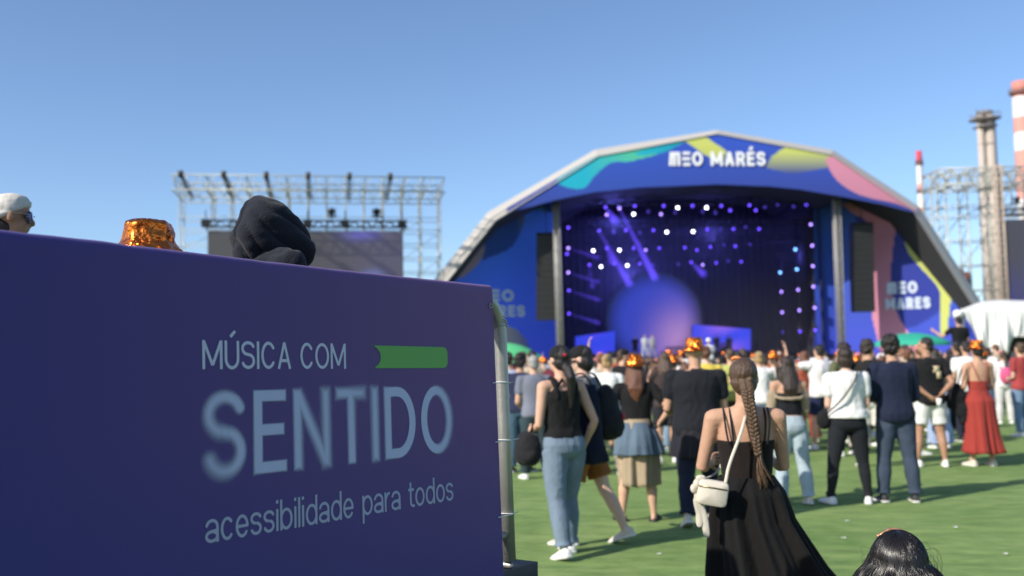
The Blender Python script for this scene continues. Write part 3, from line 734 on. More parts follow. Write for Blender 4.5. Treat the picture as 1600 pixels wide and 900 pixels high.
for i, (px, py, c) in enumerate([(888, 356, 'violet'), (888, 388, 'lilac'), (886, 397, 'violet'), (888, 426, 'lilac'), (889, 454, 'violet'), (889, 490, 'violet'), (921, 414, 'violet'), (926, 440, 'dim')]):
    o = fixture(px, py, YS+5, c, '%s lamp at the left side of the stage, %s from the top' % (cname[c], nth[i]))
    if i == 6: add_beam(o, 926, 450, YS+6, .07, .2)
    if i in (1, 3, 4, 5): add_beam(o, px+48, py+15, YS+7, .05, .18)
for j, (col_, ytop) in enumerate([([(1267, 351, 'lilac'), (1269, 384, 'lilac'), (1270, 416, 'lilac'), (1271, 448, 'lilac'), (1273, 481, 'lilac'), (1274, 516, 'violet')], 316), ([(1243, 390, 'blue'), (1245, 421, 'blue'), (1247, 453, 'lilac'), (1249, 485, 'lilac'), (1250, 518, 'violet')], 345), ([(1219, 426, 'blue'), (1221, 456, 'lilac'), (1222, 488, 'lilac'), (1223, 519, 'dim')], 375)]):
    Y = YS+5+3*j; st = ['rightmost', 'middle', 'leftmost'][j]
    for i, (px, py, c) in enumerate(col_): fixture(px, py, Y, c, '%s lamp, %s from the top of the %s hanging string' % (cname[c], nth[i], st), .10)
    pg = Geo(); pg.bar(SP(col_[0][0]+1, ytop, Y+.35), SP(col_[-1][0]+1, 556, Y+.35), .05, 8)
    tag(pg.obj('lamp_pole', trm), 'thin dark upright carrying the %s string of stage lamps' % st, 'pole', 'uprights with lamps at the right of the stage')
# LED disc and LED walls at the back
def disc_mat():
    m, N, L, b = _new('led_disc'); b.inputs['Base Color'].default_value = (.01, .01, .015, 1); b.inputs['Roughness'].default_value = .4
    at = N.new('ShaderNodeAttribute'); at.attribute_name = 'art'; L.new(at.outputs['Color'], b.inputs['Emission Color']); b.inputs['Emission Strength'].default_value = 1.3
    m.cycles.emission_sampling = 'NONE'; return m
led = disc_mat()
def led_art(verts, faces, cols):
    me = mesh_from(verts, faces); at = me.color_attributes.new('art', 'FLOAT_COLOR', 'POINT')
    at.data.foreach_set('color', np.concatenate([cols, np.ones((len(cols), 1))], 1).astype(np.float32).ravel()); return me
YD = YS+15
cx, cy, rp = 1022, 500, 76
v = []; pp = []; nr, na = 16, 64
for i in range(nr+1):
    for j in range(na):
        a = 2*math.pi*j/na; x, y = cx+rp*i/nr*math.cos(a), min(558, cy+rp*i/nr*math.sin(a)); v.append(SP(x, y, YD)); pp.append((x, y))
f = [(i*na+j, i*na+(j+1) % na, (i+1)*na+(j+1) % na, (i+1)*na+j) for i in range(nr) for j in range(na)]
pp = np.array(pp); t = np.clip(np.exp(-(((pp[:, 0]-1062)/42)**2+((pp[:, 1]-535)/52)**2)), 0, 1)[:, None]
c = np.array(srgb(30, 46, 150))*(1-t)+np.array(srgb(140, 105, 160))*t
edge = np.clip((np.hypot(pp[:, 0]-cx, pp[:, 1]-cy)/rp-.62)/.38, 0, 1)[:, None]; c = c*(1-.97*edge**1.3)
root = empty('led_disc', SP(cx, 556, YD)); tag(root, 'large round glowing screen fading from blue to pink behind the band', 'screen')
child(put('screen_face', led_art(v, f, c), led), root)
def led_wall(x0, x1, y0, y1, y0b, ca, cb, label, Y):
    nx, ny = 24, 10; v = []; pp = []
    for i in range(nx+1):
        for j in range(ny+1):
            s = i/nx; x = x0+(x1-x0)*s; ya = y0+(y0b-y0)*s; y = ya+(y1-ya)*j/ny; v.append(SP(x, y, Y)); pp.append((s, j/ny))
    f = [(i*(ny+1)+j, i*(ny+1)+j+1, (i+1)*(ny+1)+j+1, (i+1)*(ny+1)+j) for i in range(nx) for j in range(ny)]
    pp = np.array(pp); t = (np.exp(-((pp[:, 0]-.55)/.3)**2)*(.5+.5*np.sin(pp[:, 1]*5+pp[:, 0]*4)))[:, None]
    c = np.array(ca)*(1-t)+np.array(cb)*t
    root = empty('led_wall', SP((x0+x1)/2, y1, Y)); tag(root, label, 'screen')
    child(put('screen_face', led_art(v, f, c), led), root)
    b = Geo(); p0, p1 = SP(x0, y1, Y), SP(x1, y0, Y); b.box((p0+p1)/2+[0, .12, 0], (abs(p1[0]-p0[0])/2, .08, abs(p1[2]-p0[2])/2)); child(b.obj('back_panel', darkmetal), root)
led_wall(899, 961, 526, 553, 517, srgb(36, 52, 190), srgb(58, 52, 200), 'low blue glowing screen left of the round screen', YD-1)
led_wall(1082, 1173, 507, 547, 514, srgb(36, 52, 195), srgb(120, 80, 195), 'low blue and violet glowing screen right of the round screen', YD-1)
# stage clutter: keyboard riser, drum kit, monitors
rz = Geo(); p = SP(1054, 552, YS+9); rz.box(p+[0, 0, -.35], (1.0, .5, .35)); rz.box(p+[0, 0, .45], (.75, .2, .05)); rz.bar(p+[-.6, 0, 0], p+[.5, 0, .42], .03); rz.bar(p+[.6, 0, 0], p+[-.5, 0, .42], .03)
for i in range(20): rz.box(p+[-.62+i*.065, -.06, .51], (.028, .12, .012))
tag(rz.obj('keyboard', darkmetal), 'dark keyboard on a riser in front of the round screen', 'keyboard')
kit = empty('drum_kit', SP(1132, 552, YS+10)); tag(kit, 'dark drum kit with cymbals in front of the right screen', 'drum kit')
for (dx, dz, r, h) in ((0, .3, .3, .25), (-.45, .55, .17, .12), (.4, .5, .2, .16), (-.15, .75, .15, .1), (.18, .75, .15, .1)):
    q = Geo(); q.tube([(dx, -h, dz), (dx, h, dz)] if dz < .4 else [(dx, 0, dz-h), (dx, 0, dz+h)], [r, r], 16, False); q.obj('drum', darkmetal, kit)
for (dx, dz) in ((-.7, 1.15), (.65, 1.2), (-.35, 1.3), (.4, 1.35)):
    q = Geo(); q.erings([(dz, .26, .26, dx, 0), (dz+.02, .1, .1, dx, 0)], 16); q.bar((dx, 0, 0), (dx, 0, dz), .015); q.obj('cymbal', mat('bronze', (.3, .2, .07), .3, .9, var=.1), kit)
for i, px in enumerate((955, 985, 1040, 1090, 1150)):
    q = Geo(); p = SP(px, 556, YS+3); h = .16
    q.add([p+[-.3, -.2, 0], p+[.3, -.2, 0], p+[.3, .25, 0], p+[-.3, .25, 0], p+[-.3, -.05, .3], p+[.3, -.05, .3], p+[.3, .25, .36], p+[-.3, .25, .36]], [(0, 1, 5, 4), (1, 2, 6, 5), (2, 3, 7, 6), (3, 0, 4, 7), (4, 5, 6, 7), (0, 3, 2, 1)])
    tag(q.obj('monitor_wedge', darkmetal, smooth_shade=False), 'black monitor wedge at the stage edge, %s from the left' % nth[i], 'speaker', 'monitor wedges along the stage edge')
# line arrays
lam = mat('speaker_black', (.020, .020, .021), .6, var=.2, vscale=8)
grille = mat('speaker_grille', (.035, .034, .033), .55, .3, var=.3, vscale=60)
def line_array(x0, y0, x1, y1, label, Y=YS+2.6):
    root = empty('line_array', SP((x0+x1)/2, y1, Y)); tag(root, label, 'speaker stack', 'line arrays hung beside the stage')
    pa = SP((x0+x1)/2, y0, Y); pb = SP((x0+x1)/2, y1, Y); w = (x1-x0)/2*Y/FPX; n = 14; L_ = pa[2]-pb[2]
    for i in range(n):
        z = pa[2]-L_*(i+.5)/n; c = np.array([pa[0]+(pb[0]-pa[0])*(i+.5)/n, Y-.02*(i/n)**2*20, z]); b = Geo()
        b.box(c, (w, .42, L_/n/2-.012)); bo = child(b.obj('speaker_box', lam, smooth_shade=False), root); b = Geo(); b.box(c+[0, -.43, 0], (w*.96, .015, L_/n/2-.03)); b.box(c+[0, -.45, 0], (w*.12, .015, L_/n/2-.05)); go = b.obj('grille', grille, smooth_shade=False); go.parent = bo; go.matrix_parent_inverse = root.matrix_basis.inverted()
    rg = Geo(); rg.box(pa+[0, 0, .12], (w*1.02, .4, .06)); rg.bar(pa+[0, 0, .1], pa+[0, 0, 3.6], .03); child(rg.obj('rigging_frame', darkmetal), root)
line_array(838, 368, 869, 501, 'tall black line array speaker hanging left of the stage opening')
line_array(1330, 352, 1362, 488, 'tall black line array speaker hanging right of the stage opening')
# front-of-stage barrier
fb = empty('stage_barrier', (float(SP(1110, 570)[0]), YS-4, 0)); tag(fb, 'grey steel crowd barrier in front of the stage', 'barrier')
for i in range(22):
    x = -13+i*1.25; q = Geo(); q.box((x, 0, .62), (.61, .02, .5)); q.box((x, .06, 1.14), (.62, .08, .02)); q.bar((x-.55, .1, .05), (x-.55, .9, .05), .03); q.bar((x-.55, .05, 1.0), (x-.55, .85, .08), .025)
    q.obj('panel', steel, fb, smooth_shade=False)

# ------------------------------------------------------------------ scaffolds with video screens
def scaffold(name, label, origin, rz, W_, H_, cols, front, band, lowers, tk=1.0):
    root = empty(name, origin, rz); tag(root, label, 'scaffold')
    for k, x in enumerate(cols):
        q = Geo()
        for y in (0, 2.2):
            q.bar((x, y, 0), (x, y, H_), .05*tk, 8)
        n = int(H_/1.9)
        for i in range(n+1): q.bar((x, 0, i*1.9+.4), (x, 2.2, i*1.9+.4), .032*tk, 6)
        for i in range(n): q.bar((x, 0 if i % 2 else 2.2, i*1.9+.4), (x, 2.2 if i % 2 else 0, i*1.9+2.3), .028*tk, 6)
        q.obj('upright_frame', scaf, root)
    for y in (0, 2.2):
        for z in lowers:
            q = Geo(); q.bar((cols[0], y, z), (cols[-1], y, z), .032*tk, 6); q.obj('ledger', scaf, root)
    for i in range(len(cols)-1):
        for jj in range(len(lowers)-1):
            if (i+jj) % 2 == 0: q = Geo(); q.bar((cols[i], 2.2, lowers[jj]), (cols[i+1], 2.2, lowers[jj+1]), .028*tk, 6); q.obj('brace', scaf, root)
    # roof truss: two chords, reaching forward
    q = Geo()
    for y in (2.2, 0, -front):
        for z in (H_-band, H_): q.bar((cols[0], y, z), (cols[-1], y, z), .05*tk, 6)
        n = len(cols)*3
        for i in range(n):
            x0 = cols[0]+(cols[-1]-cols[0])*i/n; x1 = cols[0]+(cols[-1]-cols[0])*(i+1)/n
            q.bar((x0, y, H_-band if i % 2 else H_), (x1, y, H_ if i % 2 else H_-band), .026*tk, 5)
    for x in cols:
        for z in (H_-band, H_): q.bar((x, 2.2, z), (x, -front, z), .045*tk, 6)
        q.bar((x, 0, H_-band), (x, -front, H_), .03*tk, 6)
    q.obj('roof_truss', scaf, root)
    return root
def screen_thing(root, x0, x1, z0, z1, y, label, colfn, estr):
    nx, ny = 40, 24; v = []; pp = []
    for i in range(nx+1):
        for j in range(ny+1): v.append((x0+(x1-x0)*i/nx, y, z0+(z1-z0)*j/ny)); pp.append((i/nx, j/ny))
    f = [(i*(ny+1)+j, (i+1)*(ny+1)+j, (i+1)*(ny+1)+j+1, i*(ny+1)+j+1) for i in range(nx) for j in range(ny)]
    pp = np.array(pp); c = colfn(pp[:, 0], pp[:, 1])
    m, N, L, b = _new('video_screen_face'); b.inputs['Base Color'].default_value = (.032, .032, .036, 1); b.inputs['Roughness'].default_value = .6
    at = N.new('ShaderNodeAttribute'); at.attribute_name = 'art'; L.new(at.outputs['Color'], b.inputs['Emission Color']); b.inputs['Emission Strength'].default_value = estr; m.cycles.emission_sampling = 'NONE'
    so = empty('video_screen'); so.location = root.matrix_basis @ Vector(((x0+x1)/2, y, z0)); so.rotation_euler = root.rotation_euler
    tag(so, label, 'screen')
    T = Matrix.Translation((-(x0+x1)/2, -y, -z0))
    me = led_art(v, f, c); me.transform(T); put('screen_face', me, m, so)
    b_ = Geo(); b_.box(((x0+x1)/2, y+.14, (z0+z1)/2), ((x1-x0)/2+.02, .12, (z1-z0)/2+.02)); b_.obj('back_frame', darkmetal, so, xf=T, smooth_shade=False); return so
zt = float(P(480, 288, 70)[2])
oL = P(481, 300, 70); ang = math.atan2(.17, .985)
root = scaffold('scaffold', 'pale steel scaffold holding the video screen left of the stage', (float(oL[0]), 70, 0), ang, 19, zt, [-8.75, -6.6, -5.3, -4.0, -2.65, -1.35, 0, 1.3, 2.65, 3.95, 5.3, 6.65, 8.0, 9.4], 3.2, 1.0, [.4, 2.3, 4.2, 6.1, 8, 9, 10, 11, 11.9], .9)
def colL(x, y):
    c = np.zeros((len(x), 3))+np.array([.034, .032, .036])
    for (cx_, cy_, rx, ry, col_) in ((.78, .97, .09, .05, (.03, .03, .28)), (.84, .58, .05, .05, (.05, .09, .32)), (.95, .75, .3, .5, (.015, .012, .05)), (.5, .3, .2, .05, (.04, .08, .05)), (.8, .42, .12, .06, (.03, .04, .22))):
        t = np.exp(-(((x-cx_)/rx)**2+((y-cy_)/ry)**2))[:, None]; c = c+np.array(col_)*t
    return c
zs1 = float(P(480, 360, 69)[2]); 
screen_thing(root, -6.75, 6.6, zs1-7.6, zs1, -.6, 'grey video screen washed out by daylight on the left scaffold', colL, 1.0)
q = Geo(); truss_bar(q, (-7.2, -.3, zs1+.55), (7.0, -.3, zs1+.55), .22, 34, .04, .03)
o = q.obj('screen_truss', trm); o.location = root.location; o.rotation_euler = root.rotation_euler; tag(o, 'dark truss carrying the video screen on the left scaffold', 'truss')
for i, x in enumerate((-6.9, -2.6, 0, 2.6, 6.6)):
    q = Geo(); q.box((0, 0, 0), (.28, .25, .24)); q.bar((0, 0, .2), (0, 0, .9), .03); q.box((.1, 0, -.35), (.05, .05, .2))
    o = q.obj('chain_hoist', darkmetal, smooth_shade=False); o.location = root.matrix_basis @ Vector((x, -.65, zs1+.55)); o.rotation_euler = root.rotation_euler
    tag(o, 'black hoist on the truss above the left video screen, %s from the left' % nth[i], 'hoist', 'hoists over the left video screen')
def floodlight(loc, rz, label, group):
    q = Geo(); q.tube([(0, .2, .12), (0, -.1, 0), (0, -.28, -.06)], [.12, .24, .27], 12, False); q.box((.3, 0, 0), (.02, .06, .26)); q.box((-.3, 0, 0), (.02, .06, .26)); q.box((0, 0, -.34), (.34, .08, .05)); q.bar((0, 0, -.3), (0, 0, -.7), .04)
    o = q.obj('floodlight', darkmetal); o.location = loc; o.rotation_euler = (0, 0, rz); tag(o, label, 'floodlight', group)
for i, x in enumerate((-2.5, .75, 3.9, )):
    floodlight(root.matrix_basis @ Vector((x+.9, -.4, zs1+1.45)), ang, 'black floodlight over the left video screen, %s from the left' % nth[i], 'floodlights over the left video screen')
for i, px in enumerate((308, 371, 428, 485, 543, 601)):
    q = Geo(); x = -8.0+i*2.72
    truss_bar(q, (x, 1.0, zt-.9), (x, -4.2, zt-.25), .09, 9, .03, .018); q.box((x, -4.4, zt-.2), (.15, .25, .2))
    o = q.obj('outrigger_arm', mat('rusted_dark', (.07, .06, .055), .6, .3, var=.4, vscale=3)); o.location = root.location; o.rotation_euler = root.rotation_euler
    tag(o, 'dark truss arm jutting forward over the left scaffold roof, %s from the left' % nth[i], 'truss arm', 'arms on the left scaffold roof')
# right scaffold, standing behind the stage
YR = 95.0; oR = P(1600, 300, YR); angR = -.06; KR = YR/FPX
zr = float(P(1540, 268, YR)[2]); lx = lambda px: (px-1600)*KR
rootR = scaffold('scaffold', 'pale steel scaffold holding the video screen right of the stage', (float(oR[0]), YR, 0), angR, 13, zr, [lx(1457), lx(1479), lx(1512), lx(1545), lx(1580), lx(1615), lx(1650), lx(1690)], 2.4, 1.5, [.4, 2.6, 5, 7.4, 9.8, 12.2, 14.6, zr-3.2], 1.8)
q = Geo(); x = lx(1541); truss_bar(q, (x, -2.8, 0), (x, -2.8, zr+.2), .28, 34, .09, .04)
o = q.obj('truss_tower', mat('tower_pale', (.46, .38, .31), .6, .2, var=.25, vscale=2)); o.location = rootR.location; o.rotation_euler = rootR.rotation_euler
tag(o, 'pale box truss tower left of the right video screen', 'truss tower')
zs2 = float(P(1570, 343, YR-3)[2])
def colR(x, y):
    c = np.zeros((len(x), 3))+np.array([.024, .024, .040]); t = np.clip(1.1-y*1.7-x*.8, 0, 1)[:, None]
    c = c*(1-t)+np.array([.014, .015, .13])*t; t = np.exp(-(((x-.30)/.12)**2+((y-.4)/.5)**2))[:, None]; return c+np.array([.0, .02, .045])*t
screen_thing(rootR, lx(1549), lx(1700), zs2-9, zs2, -3.0, 'dark blue video screen on the right scaffold', colR, 1.0)
q = Geo(); truss_bar(q, (lx(1546), -2.9, zs2+.7), (lx(1700), -2.9, zs2+.7), .28, 26, .06, .04)
o = q.obj('screen_truss', trm); o.location = rootR.location; o.rotation_euler = rootR.rotation_euler; tag(o, 'dark truss carrying the video screen on the right scaffold', 'truss')
for px_, nm_ in ((1566, 'left'), (1594, 'right')):
    floodlight(rootR.matrix_basis @ Vector((lx(px_), -2.9, zs2+1.9)), angR, 'black floodlight over the right video screen, the %s one' % nm_, 'floodlights over the right video screen')
q = Geo()
for i in range(5): q.box((lx(1468)+i*.55, -.25, 8.6+.3*(i % 2)), (.22, .15, .5))
q.box((lx(1468)+1.1, -.2, 8.0), (1.5, .1, .08)); o = q.obj('cable_rack', mat('rust_red', (.16, .06, .05), .8, var=.3)); o.location = rootR.location; o.rotation_euler = rootR.rotation_euler
tag(o, 'rust red rack of cable boxes inside the right scaffold', 'cable rack')

# ------------------------------------------------------------------ chimneys of the works behind
redp = mat('red_paint', (.62, .22, .17), .7, var=.12, vscale=.4); whitep = mat('white_paint', (.72, .70, .68), .7, var=.08, vscale=.4); pinkp = mat('faded_red_paint', (.60, .30, .25), .8, var=.12, vscale=.4)
redp2 = mat('bright_red_paint', (.55, .07, .10), .7, var=.1, vscale=.4)
def chimney(px, Y, wtop, stops, label, platforms=(), wgrow=1.25):
    """stops: (y pixel, material) from the top down"""
    b0 = P(px, (stops[0][0]+stops[3][0])/2, Y); root = empty('chimney', (float(b0[0]), Y, 0)); tag(root, label, 'chimney'); zt = float(P(px, stops[0][0], Y)[2]); k = Y/FPX
    zz = [float(P(px, s[0], Y)[2]) for s in stops]+[0.0]
    for i in range(len(stops)):
        q = Geo(); r = lambda z: wtop*k/2*(1+(wgrow-1)*(zt-z)/zt)
        q.erings([(zz[i+1], r(zz[i+1]), r(zz[i+1]), 0, 0), (zz[i], r(zz[i]), r(zz[i]), 0, 0)], 28, cap=(i == 0)); q.obj('painted_band', stops[i][1], root)
    for py in platforms:
        q = Geo(); z = float(P(px, py, Y)[2]); r = wtop*k/2
        q.erings([(z, r*1.05, r*1.05, 0, 0), (z, r*1.35, r*1.35, 0, 0), (z+.3, r*1.35, r*1.35, 0, 0), (z+.3, r*1.05, r*1.05, 0, 0)], 24, cap=False)
        t = np.linspace(0, 2*np.pi, 25)
        for h_ in (.9, 1.5): q.tube([(r*1.33*math.cos(a), r*1.33*math.sin(a), z+h_) for a in t], .07, 5, False)
        for a in t[:-1]: q.bar((r*1.33*math.cos(a), r*1.33*math.sin(a), z), (r*1.33*math.cos(a), r*1.33*math.sin(a), z+1.5), .06, 5)
        q.obj('gallery', mat('gallery_steel', (.20, .17, .16), .7, var=.2), root)
    return root
chimney(1597, 300, 27, [(128, redp), (152, whitep), (184, pinkp), (208, whitep), (236, pinkp), (312, whitep), (345, pinkp), (400, whitep), (450, pinkp)], 'tall red and white banded chimney at the right edge', (146,))
chimney(1437, 350, 9, [(236, redp2), (259, whitep), (288, pinkp), (302, whitep), (326, redp2), (380, whitep)], 'thin red and white chimney between the stage roof and the twin stack', (258, 302))
bt = P(1541, 230, 260); root = empty('twin_stack', (float(bt[0]), 260, 0)); tag(root, 'grey twin steel stack with a platform on top', 'chimney'); k = 260/FPX
z1 = float(P(1541, 183, 260)[2]); conc = mat('stack_concrete', (.46, .40, .34), .8, var=.15, vscale=.3)
for dx, w_ in ((-8, 10), (6, 16)):
    q = Geo(); q.tube([(dx*k, 0, 0), (dx*k, 0, z1+.5)], [w_*k/2*1.05, w_*k/2], 24, False); q.obj('flue', conc, root)
q = Geo()
q.bar((-1*k, -.6, 0), (-1*k, -.6, z1), .16, 8); q.bar((15.5*k, 0, 0), (15.5*k, 0, z1-1), .2, 8); 
for z in np.arange(8, z1, 12): q.tube([(-14*k, 0, z), (-8*k, -6*k, z), (7*k, -8.5*k, z), (15*k, 0, z)], .10, 5, False)
q.obj('ladder_frame', mat('stack_steel', (.20, .18, .17), .7, var=.2), root)
q = Geo(); q.box((0, 0, z1-.6), (19*k, 2.4, .3)); q.box((0, 0, z1-2.6), (14*k, 2.2, .2)); q.box((1*k, 0, z1+1.0), (9*k, 1.2, .5))
for x in np.linspace(-19, 19, 9): q.bar((x*k, -2.4, z1-.6), (x*k, -2.4, z1+.9), .1, 5); q.bar((x*k*.8, 2.4, z1-.6), (x*k*.8, 2.4, z1+.9), .1, 5)
for y in (-2.4, 2.4): q.bar((-19*k, y, z1+.9), (19*k, y, z1+.9), .1, 5)
for x in (-12, -3, 5, 10): q.bar((x*k, 0, z1), (x*k, 0, z1+2.2), .25, 6)
q.obj('top_platform', mat('stack_steel', (.20, .18, .17), .7, var=.2), root)

# ------------------------------------------------------------------ white tent at the right
YT = 33.0
def TP(px, py, dy=0): return P(px, py, YT+dy)
tent = empty('tent', (float(TP(1640, 550)[0]), YT+3, 0)); tag(tent, 'white canopy tent with gathered cloth drapes at the right edge', 'tent')
ten_m = mat('tent_canvas', (.78, .76, .72), .65, var=.05, vscale=2, bump=.15, bscale=5)
xa, xb = float(TP(1500, 480)[0]), float(TP(1500, 480)[0])+9.0; ze = float(TP(1500, 484)[2]); zr_ = ze+.42
q = Geo(); n1, n2 = 60, 20; vv = []
for i in range(n1+1):
    for j in range(n2+1):
        s, t = i/n1, j/n2; x = xa+(xb-xa)*s; y = YT+6*t; sag = .04*math.sin(s*math.pi*6)**2
        h_ = ze+(zr_-ze)*min(1, min(t, 1-t)*2.6)*min(1, .25+s*9)-sag*math.sin(t*math.pi); vv.append((x+.46*(y-YT), y, h_))
q.add(vv, [(i*(n2+1)+j, (i+1)*(n2+1)+j, (i+1)*(n2+1)+j+1, i*(n2+1)+j+1) for i in range(n1) for j in range(n2)])
child(q.obj('roof', ten_m), tent)
q = Geo(); n1, n2 = 220, 26; vv = []
zlow = lerpf([(0, float(TP(1500, 545)[2])-.1), (.10, float(TP(1500, 549)[2])-.1), (.17, float(TP(1500, 556)[2])), (.20, float(TP(1500, 528)[2])), (.26, float(TP(1500, 524)[2])), (.42, float(TP(1500, 532)[2])), (.6, float(TP(1500, 524)[2])), (.8, float(TP(1500, 530)[2])), (1, float(TP(1500, 545)[2]))])
for i in range(n1+1):
    s = i/n1; x = xa+(xb-xa)*s; zl = zlow(s)
    for j in range(n2+1):
        t = j/n2; fold = math.sin(s*80+t*(5 if s < .17 else -2)+1.5*math.sin(s*23))+.5*math.sin(s*171+t*4); amp = .10*t**.8*(1.0 if s < .18 else .55)
        skew = (.55*t if s < .17 else 0)*(.17-s)/.17
        vv.append((x+.10*t*math.sin(s*40+t*3)+skew, YT-.03-.14*math.sin(t*math.pi*.8)*(.4+.6*abs(math.sin(s*14)))-amp*fold, ze+.03+(zl-ze)*t))
q.add(vv, [(i*(n2+1)+j, (i+1)*(n2+1)+j, (i+1)*(n2+1)+j+1, i*(n2+1)+j+1) for i in range(n1) for j in range(n2)])
child(q.obj('front_drape', ten_m), tent)
for x in (xa+.05, xa+3, xa+6, xb-.05):
    for y in (YT+.1, YT+5.9):
        q = Geo(); q.bar((x+.46*(y-YT), y, 0), (x+.46*(y-YT), y, ze), .04); child(q.obj('pole', steel), tent)
q = Geo(); q.ell((xa-.12, YT-.1, ze-.16), (.16, .14, .16)); child(q.obj('corner_knot', ten_m, fold=(.05, 9)), tent)
q = Geo(); n_ = 60; vv = []
for i in range(n_+1):
    x = xa+1.9+(xb-xa-1.9)*i/n_; vv += [(x, YT+1.2+.05*math.sin(i*2.1), 0), (x, YT+1.2+.05*math.sin(i*2.1), 2.0)]
q.add(vv, [(2*i, 2*i+2, 2*i+3, 2*i+1) for i in range(n_)]); tag(q.obj('fence', mat('dark_mesh_fence', (.03, .03, .032), .8, var=.6, vscale=5)), 'dark cloth covered fence under the white tent', 'fence')

# ------------------------------------------------------------------ green parasols
def parasol(px, ptop, Y, r, h, col, label):
    zt = float(P(px, ptop, Y)[2]); p = P(px, ptop, Y); root = empty('parasol', (float(p[0]), Y, 0)); tag(root, label, 'parasol', 'green parasols in the crowd')
    q = Geo(); n = 48; R = []
    for s in np.linspace(.02, 1, 10):
        t = np.linspace(0, 2*np.pi, n, endpoint=False); sc = 1-.03*(1-np.abs(np.cos(t*4)))*s
        R.append(np.stack([r*s*sc*np.cos(t), r*s*sc*np.sin(t), np.full(n, zt-h*s**1.9)], 1))
    R.append(R[-1]-np.array([0, 0, .12])); q.loft(R, False); q.obj('canopy', mat('parasol_cloth', col, .7, var=.1, vscale=2), root)
    q = Geo(); q.bar((0, 0, 0), (0, 0, zt), .025); q.obj('pole', steel, root)
    for k in range(8):
        a = k*math.pi/4; q = Geo(); q.bar((0, 0, zt-.1), (r*.97*math.cos(a), r*.97*math.sin(a), zt-h), .012, 5); q.obj('rib', steel, root)
parasol(790, 536, 42, 1.85, .85, (.10, .50, .20), 'light green dome parasol behind the barrier post')
parasol(1424, 520, 42, 1.55, .42, (.03, .36, .24), 'teal green flat parasol before the right side of the stage')

# ================================================================== PEOPLE
def sk_pose(H, sex, arms, legs, pelvis=None, yaw=0, pitch=0, lean=0.0, wide=1.0, stance=.0):
    """joints in the person's own space: +Y is where the person faces, +X the right hand"""
    j = {}; sh = (.112 if sex == 'm' else .100)*wide; hp = .052*wide
    hipz = .50; z0 = 0
    L = {}
    for s, key in ((1, 'R'), (-1, 'L')):
        fl, ab, kn, toe = legs[key]
        d = np.array([s*math.sin(rad(ab)), math.sin(rad(fl)), -math.cos(rad(fl))*math.cos(rad(ab))]); d = unit(d)
        hip = np.array([s*hp, 0, hipz]); knee = hip+d*.235
        f2 = fl-kn; d2 = unit(np.array([s*math.sin(rad(ab*.7)), math.sin(rad(f2)), -math.cos(rad(f2))])); ank = knee+d2*.222
        L[key] = (hip, knee, ank, toe, f2)
    low = min(L[k][2][2] for k in L); shift = (.043-low) if pelvis is None else (pelvis/H-hipz)
    off = np.array([0, 0, shift])
    for k in L: j['hip'+k], j['knee'+k], j['ank'+k] = [p+off for p in L[k][:3]]; j['toe'+k] = L[k][3]; j['shin'+k] = L[k][4]
    def up(p):                       # lean of the upper body
        p = np.array(p, float); a = rad(lean); y, z = p[1], p[2]-hipz
        return np.array([p[0], y*math.cos(a)+z*math.sin(a), hipz-y*math.sin(a)+z*math.cos(a)])+off
    j['up'] = up; j['off'] = off
    for s, key in ((1, 'R'), (-1, 'L')):
        S0 = up((s*sh, -.004, .805)); e, w = arms[key]
        E = S0+np.array([s*e[0], e[1], e[2]]); Wp = E+np.array([s*w[0], w[1], w[2]])
        j['sh'+key], j['el'+key], j['wr'+key] = S0, E, Wp
    j['neck'] = up((0, -.004, .855)); hc = up((0, .006, .935)); j['head'] = hc
    j['hrot'] = np.array(Matrix.Rotation(rad(yaw), 3, 'Z') @ Matrix.Rotation(rad(-pitch-lean*.3), 3, 'X'))
    for k in list(j):
        if isinstance(j[k], np.ndarray) and k != 'hrot': j[k] = j[k]*H
    j['H'] = H; j['sex'] = sex; j['wide'] = wide; return j
ARM = dict(down=((.028, -.012, -.172), (.006, .035, -.142)), hip=((.095, -.055, -.135), (-.075, .06, -.09)), front=((.02, .005, -.172), (-.035, .125, -.03)),
           up=((.07, .06, .10), (-.01, .03, .145)), phone=((.03, .13, -.08), (-.05, .09, .10)), back=((.05, -.07, -.155), (-.105, -.045, -.085)),
           pocket=((.055, -.05, -.16), (-.02, .07, -.115)), out=((.12, .05, -.10), (.07, .09, .08)), cross=((.02, .02, -.165), (-.10, .10, .0)), point=((.13, .08, .0), (.11, .08, .03)), swing=((.03, -.07, -.155), (.0, -.015, -.145)))
LEG = dict(stand=dict(R=(0, 3, 0, 8), L=(0, 3, 0, 8)), apart=dict(R=(2, 8, 0, 14), L=(-2, 8, 0, 14)), walk=dict(R=(18, 2, 6, 3), L=(-16, 2, 14, 3)), walk2=dict(R=(-14, 2, 16, 3), L=(16, 2, 5, 3)),
           relax=dict(R=(4, 5, 8, 14), L=(-2, 4, 0, 6)), sit=dict(R=(88, 12, 88, 6), L=(88, 12, 88, 6)), cross=dict(R=(82, 48, 132, 40), L=(82, 48, 132, 40)), ride=dict(R=(72, 16, 82, 0), L=(72, 16, 82, 0)))
TORSO = dict(m=[(.470, .070, .058, .0), (.495, .092, .068, -.004), (.53, .096, .070, -.006), (.61, .084, .058, .0), (.70, .096, .064, .002), (.76, .103, .066, .0), (.80, .098, .056, -.004), (.825, .075, .046, -.006), (.845, .046, .038, -.006)],
             f=[(.470, .072, .058, .0), (.495, .098, .070, -.006), (.53, .101, .072, -.008), (.61, .073, .054, .002), (.69, .080, .060, .006), (.745, .090, .070, .012), (.79, .086, .054, -.002), (.82, .066, .042, -.006), (.842, .040, .034, -.006)])
